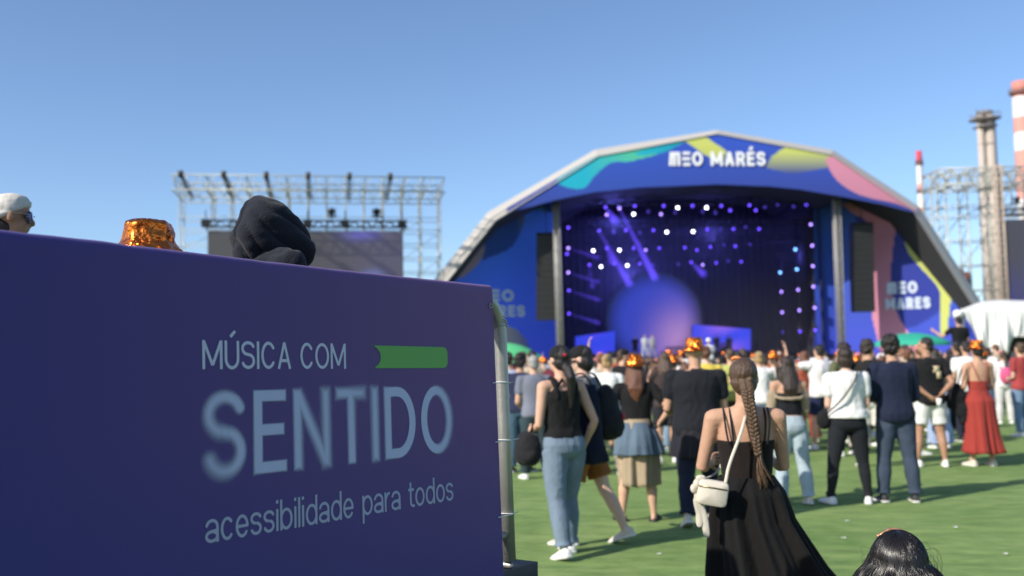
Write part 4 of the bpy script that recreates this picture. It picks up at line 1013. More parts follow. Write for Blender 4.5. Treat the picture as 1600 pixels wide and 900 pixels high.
def torso_rings(j, z0, z1, infl, n=24, scale=1.0):
    H = j['H']; T = TORSO[j['sex']]; zs = [t[0] for t in T]; R = []; t = np.linspace(0, 2*np.pi, n, endpoint=False)
    lv = [z0]+[z for z in zs if z0+.008 < z < z1-.008]+[z1]
    lv2 = []
    for a, b in zip(lv[:-1], lv[1:]): lv2 += [a, (a+b)/2]
    lv2.append(lv[-1])
    for z in lv2:
        rx, ry, cy = [float(np.interp(z, zs, [q[k] for q in T])) for k in (1, 2, 3)]
        rx *= j['wide']; ry *= (1+j['wide'])/2
        ex = np.sign(np.cos(t))*np.abs(np.cos(t))**.85; ey = np.sign(np.sin(t))*np.abs(np.sin(t))**.9
        i = infl/H if not callable(infl) else infl(z)/H
        P_ = np.stack([(rx+i)*scale*ex, cy+(ry+i)*scale*ey, np.full(n, z)], 1)
        R.append(np.array([j['up'](p) for p in P_])*H)
    return R
LEGR = [(0, .058), (.25, .055), (.6, .044), (1, .034)]
def leg_path(j, k, infl, upto=1.0, base=0.0, bell=0.0):
    """points/radii along the leg; upto: 0 hip, .5 knee, 1 ankle"""
    H = j['H']; h, n, a = j['hip'+k], j['knee'+k], j['ank'+k]; pts = []; rs = []
    for t in np.linspace(base, 1, 5):
        if t*.5 <= upto+1e-6: pts.append(h+(n-h)*t); rs.append(np.interp(t, [0, .25, .6, 1], [.058, .056, .045, .034])*H*(1+j['wide'])/2+infl)
    for t in (.2, .35, .6, .85, 1):
        if .5+t*.5 <= upto+1e-6: pts.append(n+(a-n)*t+np.array([0, -.008*H*math.sin(t*math.pi), 0])); rs.append(np.interp(t, [0, .2, .35, .6, .85, 1], [.033, .033, .0345, .028, .021, .020])*H+infl+bell*t)
    if upto < 1 and (upto*2) % 1 > .01:
        if upto < .5: pts.append(h+(n-h)*upto*2); rs.append(np.interp(upto*2, [0, .25, .6, 1], [.058, .056, .045, .034])*H+infl+bell)
        else: pts.append(n+(a-n)*(upto*2-1)); rs.append(.031*H+infl+bell)
    return pts, rs
def arm_path(j, k, infl, upto=1.0, slack=0.0):
    H = j['H']; s, e, w = j['sh'+k], j['el'+k], j['wr'+k]; m = .92 if j['sex'] == 'f' else 1.06; pts = []; rs = []
    for t in (0, .3, .6, 1):
        if t*.5 <= upto+1e-6: pts.append(s+(e-s)*t); rs.append(np.interp(t, [0, .3, .6, 1], [.033, .029, .026, .022])*H*m+infl+slack*t)
    if upto < .5 and upto*2 not in (0, .3, .6): pts.append(s+(e-s)*upto*2); rs.append(.026*H*m+infl+slack)
    for t in (.25, .6, 1):
        if .5+t*.5 <= upto+1e-6: pts.append(e+(w-e)*t); rs.append(np.interp(t, [0, .25, .6, 1], [.023, .0235, .018, .0145])*H*m+infl+slack*(1-t*.5))
    return pts, rs
def head_tf(j): return lambda p: (np.asarray(p)*j['H']) @ j['hrot'].T + j['head']
def skull(g, j, lod=1):
    T = head_tf(j); H = j['H']; R = j['hrot']
    g.ell(T((0, -.004, .014)), np.array([.0435, .054, .050])*H, R)
    g.ell(T((0, .013, -.026)), np.array([.0345, .040, .038])*H, R)
    g.ell(T((0, .026, -.049)), np.array([.018, .018, .013])*H, R)         # chin
    if lod:
        g.tube([T((0, .047, .012)), T((0, .055, -.006)), T((0, .060, -.013))], np.array([.006, .0075, .0085])*H, 8)
        for s in (-1, 1):
            g.ell(T((s*.0445, -.002, -.004)), np.array([.006, .012, .018])*H, R, 10, 7)
            g.ell(T((s*.018, .044, .018)), np.array([.013, .007, .005])*H, R, 8, 5)       # brow
            g.ell(T((s*.022, .038, -.014)), np.array([.012, .010, .010])*H, R, 8, 5)      # cheek
        g.ell(T((0, .0485, -.031)), np.array([.013, .006, .006])*H, R, 8, 5)              # lips
def hand(g, j, k, curl=.5):
    s = 1 if k == 'R' else -1; H = j['H']; w, e = j['wr'+k], j['el'+k]; d = unit(w-e); inward = np.array([-s*1.0, .15, 0])
    n = unit(inward-d*np.dot(inward, d)); side = unit(np.cross(d, n))*(1 if k == 'R' else -1)
    if side[1] < 0: side = -side
    u = H/1.7
    R = []; t = np.linspace(0, 2*np.pi, 12, endpoint=False)
    for q, wd, th in ((-.02, .022, .018), (.01, .030, .016), (.05, .040, .015), (.085, .041, .012)):
        R.append(w+d*q*u+u*(np.outer(np.cos(t), side*wd)+np.outer(np.sin(t), n*th)))
    g.loft(R)
    for i, (o, ln) in enumerate(((.031, .068), (.0105, .077), (-.0105, .071), (-.031, .055))):
        b = w+u*(d*.078+side*o); c = curl*(.9+.1*i); p1 = b+u*ln*.45*(d*math.cos(c*.5)+n*math.sin(c*.5)); p2 = p1+u*ln*.33*(d*math.cos(c*1.3)+n*math.sin(c*1.3)); p3 = p2+u*ln*.26*(d*math.cos(c*1.9)+n*math.sin(c*1.9))
        g.tube([b, p1, p2, p3], np.array([.0092, .0088, .0080, .0066])*u, 7)
    b = w+u*(d*.022+side*.026); p1 = b+u*.04*unit(d*.7+side*.75+n*.25); p2 = p1+u*.032*unit(d*.9+side*.3+n*.45)
    g.tube([b, p1, p2], np.array([.0125, .0105, .0085])*u, 8)
def foot_dir(j, k):
    s = 1 if k == 'R' else -1; a = rad(j['toe'+k])*s; return np.array([math.sin(a), math.cos(a), 0])
def shoe_mesh(j, k, kind='shoe', vox=None):
    H = j['H']; u = H/1.7; a = j['ank'+k]; d = foot_dir(j, k); sx = np.array([d[1], -d[0], 0]); tip = rad(min(0, j['shin'+k])*.7)
    dn = np.array([0, 0, -1.0])
    if j['shin'+k] < -8: d = unit(d*math.cos(tip)+dn*math.sin(-tip)); dn = unit(np.cross(d, sx)); dn = dn if dn[2] < 0 else -dn
    g = Geo(); n = 18; t = np.linspace(0, 2*np.pi, n, endpoint=False); base = a+dn*(.043*H)
    prof = [(-.075, .022, .045), (-.065, .033, .075), (-.03, .036, .092), (.01, .037, .090), (.05, .041, .068), (.09, .047, .054), (.135, .046, .046), (.17, .036, .036), (.19, .018, .022)]
    if kind == 'sandal': prof = [(-.085, .02, .02), (-.07, .038, .024), (0, .042, .024), (.08, .05, .024), (.15, .047, .024), (.185, .03, .02)]
    R = []
    for y, w, h in prof:
        c = np.cos(t); s_ = np.sin(t); zz = np.where(s_ > 0, h*np.abs(s_)**.7, 0); xx = np.sign(c)*np.abs(c)**.6*w
        xx = np.where(s_ < -.3, xx*.95, xx)
        R.append(base+u*(np.outer(np.full(n, y), d)+np.outer(xx, sx)-np.outer(zz, dn)))
    g.loft(R)
    # sole edge
    R = []
    for y, w, h in prof:
        c = np.cos(t); s_ = np.sin(t); R.append(base+u*(np.outer(np.full(n, y*1.02), d)+np.outer(np.sign(c)*np.abs(c)**.6*(w+.004), sx)-np.outer(np.where(s_ > 0, .022, 0.001), dn)))
    g.loft(R, m=1 if kind == 'shoe' else 0)
    if kind == 'sandal':
        for y, h in ((.02, .07), (.10, .052)):
            g.tube([base+u*(d*y+sx*.046*math.cos(x)-dn*h*math.sin(x)) for x in np.linspace(0, math.pi, 9)], .014*u, 6, flat=1)
    else:
        pa = a+np.array([0, 0, .02*H]); g.tube([a+np.array([0, 0, -.01]), pa], [.034*u, .033*u], 12, False)
    return g
def bare_foot(g, j, k):
    H = j['H']; u = H/1.7; a = j['ank'+k]; d = foot_dir(j, k); g.tube([a+[0, 0, -.02*H]-d*.03*u, a+[0, 0, -.022*H]+d*.06*u, a+[0, 0, -.028*H]+d*.13*u], np.array([.03, .032, .026])*u, 10)
def body_mesh(j, vox, hero=True, bare=False):
    H = j['H']; g = Geo()
    g.loft(torso_rings(j, .47, .845, 0)); 
    g.tube([j['up']((0, -.008, .82))*H, j['up']((0, -.004, .86))*H, j['head']+np.array([0, -.006, -.03])*H], np.array([.036, .031, .031])*H*(1.06 if j['sex'] == 'm' else .95), 14)
    skull(g, j, 1)
    for k in 'RL':
        p, r = arm_path(j, k, 0); g.tube(p, r, 12)
        g.tube([j['sh'+k], j['up']((0, -.006, .815))*H], [.032*H, .032*H], 12)
        p, r = leg_path(j, k, 0); g.tube(p, r, 14)
        if bare: bare_foot(g, j, k)
        if not hero: hand(g, j, k)
    me = g.mesh(voxel=vox, smooth=3)
    if hero:
        h = Geo()
        for k in 'RL': hand(h, j, k)
        hm = evaluated(h.mesh(), [('SUBSURF', dict(levels=1, render_levels=1))])
        import bmesh
        bm = bmesh.new(); bm.from_mesh(me); bm.from_mesh(hm); bm.to_mesh(me); bm.free(); bpy.data.meshes.remove(hm)
        me.polygons.foreach_set('use_smooth', [True]*len(me.polygons))
    return me
def top_mesh(j, kind, vox, loose=.010, hem=.50, seed=0, amp=.007):
    H = j['H']; g = Geo()
    if kind in ('tee', 'long'):
        g.loft(torso_rings(j, hem, .838, lambda z: loose+(.010 if z < .62 else .004)*(loose/.010)))
        up = .27 if kind == 'tee' else .97
        for k in 'RL':
            p, r = arm_path(j, k, loose*.6, up, .005 if kind == 'tee' else .004); g.tube(p, r, 14)
            g.tube([j['sh'+k], j['up']((0, -.006, .812))*H], [.036*H, .036*H], 14)
        g.tube([j['up']((0, -.006, .83))*H, j['up']((0, -.006, .85))*H], [.045*H, .040*H], 14, False)
    elif kind == 'tank':
        g.loft(torso_rings(j, hem, .785, loose*.7))
        for s in (-1, 1):
            c = [j['up'](q)*H for q in ((s*.052, -.054, .75), (s*.056, -.050, .80), (s*.056, -.012, .845), (s*.054, .035, .81), (s*.052, .064, .755))]
            g.tube(chain(c, 4), .021, 8)
    elif kind == 'bandeau': g.loft(torso_rings(j, hem, .752, loose*.6))
    me = g.mesh(voxel=vox, smooth=3, fold=(amp*1.7, (7.5, 7.5, 4.2), seed, True)); return me
def bottom_mesh(j, kind, vox, seed=0, amp=.006):
    H = j['H']; g = Geo()
    if kind == 'skirt': return None
    if kind == 'leggings': amp = .0018
    infl = dict(jeans=.014, leggings=.005, shorts=.020, wide=.024, trousers=.015)[kind]
    g.loft(torso_rings(j, .468, .595, infl*.7+.004))
    up = .36 if kind == 'shorts' else (.97 if kind != 'leggings' else .95)
    bell = dict(jeans=.012, leggings=.001, shorts=.016, wide=.040, trousers=.016)[kind]
    for k in 'RL':
        p, r = leg_path(j, k, infl, up, 0, bell); g.tube(p, r, 16, kind == 'leggings')
    return g.mesh(voxel=vox, smooth=3, fold=(amp*1.2, (8, 8, 4.5), seed, True))
def cone_skirt(j, rings, pleats=9, amp=.02, seed=0, n=120, parent=None):
    """rings: (z in metres, cx, cy, rx, ry, pleat weight)"""
    g = Geo(); t = np.linspace(0, 2*np.pi, n, endpoint=False); outer = []; rnd = random.Random(seed); ph = [rnd.uniform(0, 6.3) for _ in range(6)]
    zz = [r[0] for r in rings]; lv = np.linspace(0, len(rings)-1, (len(rings)-1)*6+1)
    for l in lv:
        z, cx, cy, rx, ry, w = [float(np.interp(l, range(len(rings)), [r[q] for r in rings])) for q in range(6)]
        f = np.sin(t*pleats+ph[0]+.8*math.sin(l*.7))+.6*np.sin(t*(pleats*1.7)+ph[1]+l*.25)+.5*np.sin(t*3+ph[2]-l*.2)+.35*np.sin(t*pleats*2.9+ph[3])
        o = w*amp*f; outer.append(np.stack([cx+(rx+o)*np.cos(t), cy+(ry+o)*np.sin(t), np.full(n, z)+.25*o*(l > len(rings)-1.3)], 1))
    inner = [np.stack([(r[:, 0]-r[:, 0].mean())*.985+r[:, 0].mean(), (r[:, 1]-r[:, 1].mean())*.985+r[:, 1].mean(), r[:, 2]], 1) for r in outer[::-1]]
    g.loft(outer+inner, False); return g.mesh()
def hair_mesh(j, style, vox, seed=0, length=.30):
    T = head_tf(j); H = j['H']; R = j['hrot']; g = Geo(); amp, sc = .004, (30, 30, 9)
    sx = 1.0
    if style == 'short': g.ell(T((0, -.012, .021)), np.array([.0465, .054, .051])*H, R); g.ell(T((0, -.030, -.010)), np.array([.040, .034, .040])*H, R); amp, sc = .006, 32
    elif style == 'curly': g.ell(T((0, -.010, .026)), np.array([.052, .059, .056])*H, R); g.ell(T((0, -.032, -.005)), np.array([.046, .038, .042])*H, R); amp, sc = .022, 36
    elif style == 'bald': g.ell(T((0, -.008, .017)), np.array([.0440, .054, .0502])*H, R); amp = .001
    else:
        g.ell(T((0, -.013, .020)), np.array([.0475, .055, .052])*H, R); g.ell(T((0, -.026, -.012)), np.array([.044, .038, .044])*H, R)
        if style == 'nape': g = Geo(); g.ell(T((0, -.024, -.034)), np.array([.040, .034, .036])*H, R)
        if style == 'bob': g.ell(T((0, -.018, -.02)), np.array([.052, .048, .055])*H, R)
        if style in ('long', 'loose'):
            c0 = T((0, -.030, .0)); b = c0+np.array([0, -.045, -length])
            g.tube([c0, c0+np.array([0, -.018*H, -.07]), c0+np.array([0, -.022*H-.03, -length*.6]), b], np.array([.052, .052, .05, .022])*H, 16, flat=.55)
            for s in (-1, 1):
                q = T((s*.036, -.008, -.01)); g.tube([q, q+np.array([s*.008*H, -.02, -.10]), q+np.array([s*.012*H, -.06, -length*.75])], np.array([.020, .026, .014])*H, 10)
            amp, sc = .008, (24, 24, 4)
        if style == 'bun': g.ell(T((0, -.062, .035)), np.array([.024, .022, .024])*H, R); amp = .005
        if style == 'pony':
            c0 = T((0, -.050, -.022)); g.tube([c0, c0+np.array([0, -.035, -.03]), c0+np.array([.01, -.075, -.10]), c0+np.array([.01, -.055, -length])], np.array([.016, .024, .024, .008])*H, 12); amp, sc = .006, (26, 26, 5)
    return g.mesh(voxel=vox, smooth=2, fold=(amp, sc, seed))
def hat_mesh(j, kind, seed=0):
    T = head_tf(j); H = j['H']; g = Geo(); n = 40; t = np.linspace(0, 2*np.pi, n, endpoint=False)
    def ring(z, rx, ry, cy=0, zz=0): return np.array([T((rx*math.cos(a), cy+ry*math.sin(a), z+zz*math.cos(2*a))) for a in t])
    if kind == 'bucket':
        prof = [(.012, .074, .086), (.012, .073, .085), (.034, .052, .064), (.040, .0505, .0625), (.075, .046, .057), (.082, .043, .054), (.085, .030, .038)]
        R = [ring(z, rx, ry, -.004, .004 if i < 2 else 0) for i, (z, rx, ry) in enumerate(prof)]
        inn = [ring(z-.0015, rx*.97, ry*.97, -.004) for z, rx, ry in prof[1:4]][::-1]
        g.loft(inn[::-1][::-1]+R, True); me = evaluated(g.mesh(), [('SUBSURF', dict(levels=2, render_levels=2))]); displace(me, .006, 26, seed); return me
    if kind == 'cap':
        R = [ring(.006, .0485, .058, -.004), ring(.020, .0490, .059, -.004), ring(.042, .046, .056, -.004), ring(.060, .036, .045, -.005), ring(.070, .018, .024, -.006), ring(.0725, .004, .005, -.006)]
        g.loft(R); b = []
        for z in (.0115, .0085):
            b.append(np.array([T((.046*math.cos(a), .030+(.062*math.sin(a) if math.sin(a) > 0 else .02*math.sin(a)), z-.012*abs(math.cos(a))**2-.006*max(0, math.sin(a)))) for a in t]))
        g.loft(b); me = evaluated(g.mesh(), [('SUBSURF', dict(levels=1, render_levels=1))]); return me
    if kind == 'scarf':
        ringt = lambda z, rx, ry, cy, tl: ring(z, rx, ry, cy)+np.array([T((0, 0, tl*math.sin(a)))-T((0, 0, 0)) for a in t])
        R = [ringt(-.004, .0475, .057, -.010, .036), ringt(.012, .0500, .060, -.008, .027), ringt(.030, .0485, .059, -.006, .016), ringt(.047, .044, .054, -.006, .008), ring(.062, .032, .040, -.008), ring(.068, .006, .008, -.008)]
        g.loft(R); me = evaluated(g.mesh(), [('SUBSURF', dict(levels=2, render_levels=2))]); displace(me, .007, (9, 9, 34), seed); return me
SKINS = [skin((.60, .36, .25)), skin((.50, .29, .19)), skin((.40, .22, .14)), skin((.66, .42, .32))]
SHOEW = mat('white_shoe', (.80, .79, .76), .6, var=.06); SOLE = mat('shoe_sole', (.72, .70, .66), .7, var=.05); SHOEB = mat('dark_shoe', (.03, .03, .032), .6); SHOET = mat('cream_shoe', (.62, .54, .44), .7); EYEM = mat('eye', (.03, .02, .015), .15, var=0)
HC = dict(black=hairmat((.012, .009, .008)), dark=hairmat((.030, .018, .012)), brown=hairmat((.075, .042, .024)), blond=hairmat((.34, .22, .10)), grey=hairmat((.30, .29, .28)), auburn=hairmat((.13, .05, .025)))
def person(label, loc, heading, H, sex='m', arms=('down', 'down'), legs='stand', sk=0, hair=('short', 'dark'), hat=None, top=('tee', (.02, .02, .02)), bottom=('jeans', (.08, .12, .2)), shoes=('shoe', SHOEW),
           yaw=0, pitch=0, lean=0, vox=.011, group=None, hero=True, pelvis=None, wide=1.0, seed=0, hem=.50, loose=.012, hlen=.30, extra=None, eyes=True, topname='shirt', botname='trousers'):
    L = LEG[legs] if isinstance(legs, str) else legs
    am = dict(R=ARM[arms[1]] if isinstance(arms[1], str) else arms[1], L=ARM[arms[0]] if isinstance(arms[0], str) else arms[0])
    rj = random.Random(seed*7+1)
    if pelvis is None:
        L = {k: (v[0]+rj.uniform(-4, 4), v[1]+rj.uniform(-1.5, 3), max(0, v[2]+rj.uniform(-2, 7)), v[3]+rj.uniform(-4, 10)) for k, v in L.items()}
        am = {k: tuple(tuple(c+rj.uniform(-.012, .012) for c in q) for q in v) for k, v in am.items()}; lean += rj.uniform(-2, 3); pitch += rj.uniform(-3, 6)
    j = sk_pose(H, sex, am, L, pelvis, yaw, pitch, lean, wide)
    root = empty('person', tuple(map(float, loc)), heading); tag(root, label, 'person', group)
    bare = shoes is None or shoes[0] == 'sandal'
    put('body', body_mesh(j, vox, hero, bare), SKINS[sk], root)
    if hair: put('hair', hair_mesh(j, hair[0], vox*.75, seed, hlen), HC[hair[1]], root)
    if top: put(topname, top_mesh(j, top[0], vox, loose, hem, seed), cloth(top[1]), root)
    if bottom: put(botname, bottom_mesh(j, bottom[0], vox, seed+3), (denim if bottom[0] in ('jeans', 'wide') else cloth)(bottom[1]), root)
    if shoes:
        for k in 'RL':
            sg = shoe_mesh(j, k, shoes[0]); up_, so_ = Geo(), Geo(); ms = np.array(sg.mi)
            for gg, sel in ((up_, ms == 0), (so_, ms == 1)):
                if sel.any(): gg.add(sg.v, [f_ for f_, q_ in zip(sg.f, sel) if q_])
            def tidy(g_):
                import bmesh
                me = g_.mesh(); bm = bmesh.new(); bm.from_mesh(me); bmesh.ops.delete(bm, geom=[v_ for v_ in bm.verts if not v_.link_faces], context='VERTS'); bm.to_mesh(me); bm.free(); return me
            so = put('shoe' if shoes[0] == 'shoe' else 'sandal', tidy(up_), shoes[1], root)
            if so_.f: put('sole', tidy(so_), SOLE, so)
    if hat: put('hat' if hat[0] != 'scarf' else 'headscarf', hat_mesh(j, hat[0], seed), hat[1], root)
    if hero and eyes:
        T = head_tf(j)
        for s in (-1, 1):
            e = Geo(); e.ell(T((s*.0185, .0445, .006)), np.array([.0075, .004, .0042])*H, j['hrot'], 10, 7); e.obj('eye', EYEM, [c for c in root.children if c.name.startswith('body')][0])
    if extra: extra(root, j)
    return root, j
def w2l(root, p): return np.array(Matrix.LocRotScale(root.location, root.rotation_euler, None).inverted() @ Vector(p))

# ------------------------------------------------------------------ the people one can tell apart
FO = foil(); CAPB = cloth((.012, .012, .013)); WHITE = (.72, .71, .69); BLACK = (.010, .010, .011); NAVYC = (.010, .014, .032)
def put_patch(root, j, pos, size, col, name, rot=None, nrm=(0, -1, 0), round_=False):
    T = head_tf(j); g = Geo(); g.box(T(pos), np.array(size)*.5, j['hrot']); g.obj(name, cloth(col), root)
def bag_strap(g, pts, r=.012): g.tube(chain(pts, 6), r, 8, flat=.4)
def thing_at(name, root, label, cat, group=None):
    o = empty(name, root.location, root.rotation_euler.z); return tag(o, label, cat, group)

# woman in the black tank top with the cap (left of the crowd gap)
def x1(root, j):
    put_patch(root, j, (-.004, -.0645, .024), (.030*j['H'], .006, .014*j['H']), (.55, .03, .06), 'cap_patch')
r1, j1 = person('woman in black tank top, blue jeans and black cap with a small red patch', G(884, 868), rad(28), 1.66, 'f', ('front', 'pocket'), dict(R=(10, 2, 4, 3), L=(-7, 3, 12, 3)), 0, ('pony', 'black'), ('cap', CAPB), ('tank', BLACK), ('jeans', (.17, .225, .29)), ('shoe', SHOEW), yaw=5, seed=11, hem=.565, loose=.027, hlen=.34, extra=x1, vox=.009)
o = thing_at('shoulder_bag', r1, 'black shoulder bag at the hip of the woman in the tank top', 'bag')
g = Geo(); g.ell((-.26, .12, .86), (.10, .13, .13)); g.ell((-.26, .12, .80), (.105, .14, .10)); put('bag_body', g.mesh(voxel=.012, smooth=3, fold=(.012, 9, 2)), cloth((.014, .014, .016)), o)
g = Geo(); bag_strap(g, [(-.25, .10, .95), (-.17, .02, 1.18), (-.06, -.07, 1.36), (.02, .02, 1.40)], .014); g.obj('strap', cloth((.014, .014, .016)), o)
# man in cap in profile, striding
def x2(root, j): put_patch(root, j, (-.028, .052, .04), (.03, .02, .024), (.7, .7, .7), 'cap_patch')
r2, j2 = person('person in black cap in profile, grey shirt and rust orange shorts, striding left', G(918, 850), rad(62), 1.665, 'm', ('front', 'down'), dict(R=(-16, 2, 10, 3), L=(17, 2, 8, 3)), 3, ('bob', 'black'), ('cap', CAPB), ('tee', (.20, .21, .22)), ('shorts', (.32, .12, .03)), ('shoe', SHOET), yaw=18, pitch=8, seed=12, hem=.53, extra=x2, vox=.009, wide=.92, botname='shorts')
o = thing_at('backpack', r2, 'black backpack on the back of the person in the grey shirt', 'backpack')
g = Geo(); g.ell((0, -.20, 1.12), (.15, .10, .22)); g.ell((0, -.22, 1.02), (.16, .12, .16)); g.ell((0, -.29, 1.0), (.11, .06, .12)); put('pack_body', g.mesh(voxel=.014, smooth=2, fold=(.012, 8, 5)), cloth((.013, .014, .018)), o)
g = Geo()
for s in (-1, 1): bag_strap(g, [(s*.09, -.14, 1.28), (s*.10, -.04, 1.42), (s*.10, .09, 1.36), (s*.11, .12, 1.15), (s*.14, .0, .98)], .02)
g.obj('strap', cloth((.02, .022, .028)), o)
g = Geo(); g.box((.02, -.348, 1.06), (.02, .004, .03)); g.obj('tag', cloth((.5, .05, .06)), o)
o = thing_at('jacket', r2, 'navy jacket hanging down beside the backpack over orange shorts', 'jacket')
g = Geo(); R = []; t = np.linspace(0, 2*np.pi, 28, endpoint=False)
for z, w, d_, cx_ in ((1.33, .07, .05, -.16), (1.25, .10, .07, -.18), (1.1, .12, .09, -.185), (.95, .14, .10, -.18), (.8, .16, .11, -.17), (.70, .17, .10, -.16)):
    R.append(np.stack([cx_+d_*np.cos(t), -.10+w*np.sin(t)+.012*np.sin(t*5+z*9), np.full(28, z)+.012*np.sin(t*3)], 1))
g.loft(R); put('jacket_body', g.mesh(voxel=.013, smooth=2, fold=(.018, (7, 7, 3), 8)), cloth(NAVYC), o)
# woman with orange hat, denim jacket round the waist
def x3(root, j):
    H = j['H']
    g = Geo(); put('skirt', cone_skirt(j, [(.62*H, 0, -.01, .085*H, .07*H, 0), (.52*H, 0, -.012, .115*H, .092*H, .3), (.36*H, 0, 0, .118*H, .10*H, .8), (.215*H, 0, 0, .112*H, .10*H, 1)], 6, .018, 4), cloth((.36, .28, .19)), root)
r3, j3 = person('woman in orange foil hat, hands on hips, denim jacket tied over a khaki skirt', G(999, 814), rad(-4), 1.56, 'f', ('hip', 'hip'), dict(R=(0, 4, 0, 12), L=(0, 4, 0, 14)), 0, ('long', 'auburn'), ('bucket', FO), ('tee', BLACK), None, ('sandal', SHOEB), seed=13, hem=.56, extra=x3, hlen=.34, wide=1.04)
o = thing_at('denim_jacket', r3, 'blue denim jacket tied round the waist over a khaki skirt', 'jacket')
H3 = j3['H']; g = cone_skirt(j3, [(.60*H3, 0, -.012, .088*H3, .074*H3, .1), (.53*H3, 0, -.016, .122*H3, .10*H3, .5), (.46*H3, 0, -.02, .14*H3, .115*H3, 1), (.405*H3, 0, -.02, .155*H3, .12*H3, 1.2)], 5, .016, 8); put('jacket_body', g, denim((.105, .15, .20)), o)
g = Geo(); 
for s in (-1, 1): g.tube(chain([(s*.05, .125, .595*H3), (s*.10, .14, .50*H3), (s*.13, .12, .40*H3)], 4), [.03]*3+[.032]*5+[.024], 10)
g.obj('sleeve', denim((.105, .15, .20)), o)
# tall man, orange hat, black T-shirt
def x4(root, j):
    H = j['H']; put('tied_shirt', cone_skirt(j, [(.555*H, 0, -.01, .105*H, .085*H, .2), (.50*H, 0, -.015, .125*H, .10*H, .6), (.40*H, 0, -.02, .135*H, .11*H, 1), (.36*H, 0, -.02, .14*H, .11*H, 1.1)], 6, .018, 14), cloth((.022, .020, .026)), root)
r4, j4 = person('broad man in orange foil hat and plain black T-shirt, dark shirt tied at the waist', G(1094, 818), rad(-8), 1.72, 'm', ('front', 'front'), 'walk', 1, None, ('bucket', FO), ('tee', (.012, .013, .018)), ('trousers', (.014, .018, .035)), ('shoe', SHOET), seed=14, hem=.48, loose=.022, extra=x4, wide=1.14)
# woman in the long black dress with the braid
def x5(root, j):
    H = j['H']
    hm = hair_mesh(j, 'sleek', .007, 6); root_h = None
    for c in list(root.children):
        if c.name.startswith('hair'): root_h = c
    T = head_tf(j); g = Geo()
    nape = T((0, -.058, -.012)); pts = chain([nape+np.array([.0, .01, .02]), nape+np.array([.004, -.022, -.05]), nape+np.array([.018, -.03, -.15]), nape+np.array([.034, -.028, -.26]), nape+np.array([.046, -.03, -.36])], 16)
    n = len(pts); k = 14.0
    for s in range(3):
        q = []; rr = []
        for i, p in enumerate(pts):
            a = i/n*k*2*math.pi/2+s*2*math.pi/3; env = .024*(1-.45*i/n)
            q.append(p+np.array([env*math.sin(a), env*.55*math.sin(2*a)-.004, 0])); rr.append(.0168*(1-.5*i/n)*(1+.08*math.sin(i*1.7+s)))
        g.tube(q, rr, 8)
    tail = pts[-1]; rnd = random.Random(5)
    for i in range(26):
        e = tail+np.array([rnd.uniform(.0, .075), rnd.uniform(-.03, .02), -rnd.uniform(.10, .21)]); g.tube(chain([tail+np.array([rnd.uniform(-.01, .01), 0, .02]), (tail+e)/2+np.array([rnd.uniform(-.012, .004), rnd.uniform(-.015, .01), 0]), e], 4), [.005]*3+[.0045]*4+[.0015]*2, 5)
    for i in range(90):
        a_ = rnd.randrange(0, n-8); b_ = a_+rnd.randrange(4, 8); d_ = np.array([rnd.uniform(-.03, .03), rnd.uniform(-.02, .005), 0])
        g.tube(chain([pts[a_]+d_*.5, (pts[a_]+pts[b_])/2+d_*rnd.uniform(1.0, 1.35), pts[b_]+d_*.6], 4), .0009, 4, False)
    g.obj('braid', hairmat((.10, .058, .030)), root)
    # dress: bodice, straps, flowing skirt blown to the right
    b = Geo(); b.loft(torso_rings(j, .545, .735, .007)); put('bodice', b.mesh(voxel=.009, smooth=3, fold=(.004, (9, 9, 5), 3)), cloth((.014, .010, .009)), root)
    for x, dx in ((-.072, 0), (-.052, .0), (.072, 0), (.060, 0)):
        c = [j['up'](q)*H for q in ((x*.86, -.064, .725), (x*.95, -.061, .765), (x, -.050, .805), (x*1.0, -.012, .838), (x, .035, .81), (x*.95, .07, .75))]
        st = Geo(); st.tube(chain(c, 5), .0052, 6); st.obj('shoulder_strap', cloth(BLACK), root)
    sk = cone_skirt(j, [(.59*H, 0, 0, .091*H, .070*H, .05), (.54*H, 0, -.010, .122*H, .096*H, .2), (.45*H, .015, -.016, .136*H, .112*H, .5), (.30*H, .075, -.03, .180*H, .15*H, .9), (.14*H, .165, -.06, .245*H, .21*H, 1.1), (.012*H, .26, -.09, .31*H, .26*H, 1.3)], 9, .030, 21, 200)
    put('skirt', sk, cloth((.006, .0055, .0055)), root)
    nk = Geo(); t = np.linspace(0, 2*np.pi, 31); c = j['up']((0, -.004, .846))*H; nk.tube([c+np.array([.054*math.cos(a), .050*math.sin(a)-.002, .010*math.cos(a*1)+.012*math.sin(a)]) for a in t], .0035, 6, False); nk.obj('necklace', mat('pearl', (.75, .70, .62), .3, var=.2, vscale=90), root)
    hc = Geo(); T = head_tf(j); hc.tube([T((-.032+.005*i, .010-.002*i, .067+.004*math.sin(i*.7))) for i in range(6)], .007*H, 8); hc.obj('hair_clip', mat('orange_clip', (.60, .18, .04), .35), root)
b5 = np.array([.0, .0, 0])
loc5 = P(1160, 556, 5.25)*[1, 1, 0]
r5, j5 = person('woman in long black dress with a plaited ponytail, her skirt blowing to the right', loc5, rad(-6), 1.565, 'f', (((.035, .03, -.165), (-.03, .11, .01)), ((.030, .035, -.165), (-.03, .11, .01))), 'walk', 1, ('sleek', 'brown'), None, None, None, ('shoe', SHOEW), seed=15, extra=x5, vox=.0085, wide=1.05, pitch=-2)
o = thing_at('handbag', r5, 'cream handbag with a tied scarf hanging beside the long black dress', 'handbag')
cream = mat('cream_leather', (.66, .60, .50), .45, var=.06, bump=.1, bscale=120)
q5 = lambda px, py, Y: w2l(r5, P(px, py, Y))
bc = q5(1113, 770, 5.06); 
g = Geo(); tl = rad(-6)
Rb = np.array(Matrix.Rotation(rad(10), 3, 'Y')); 
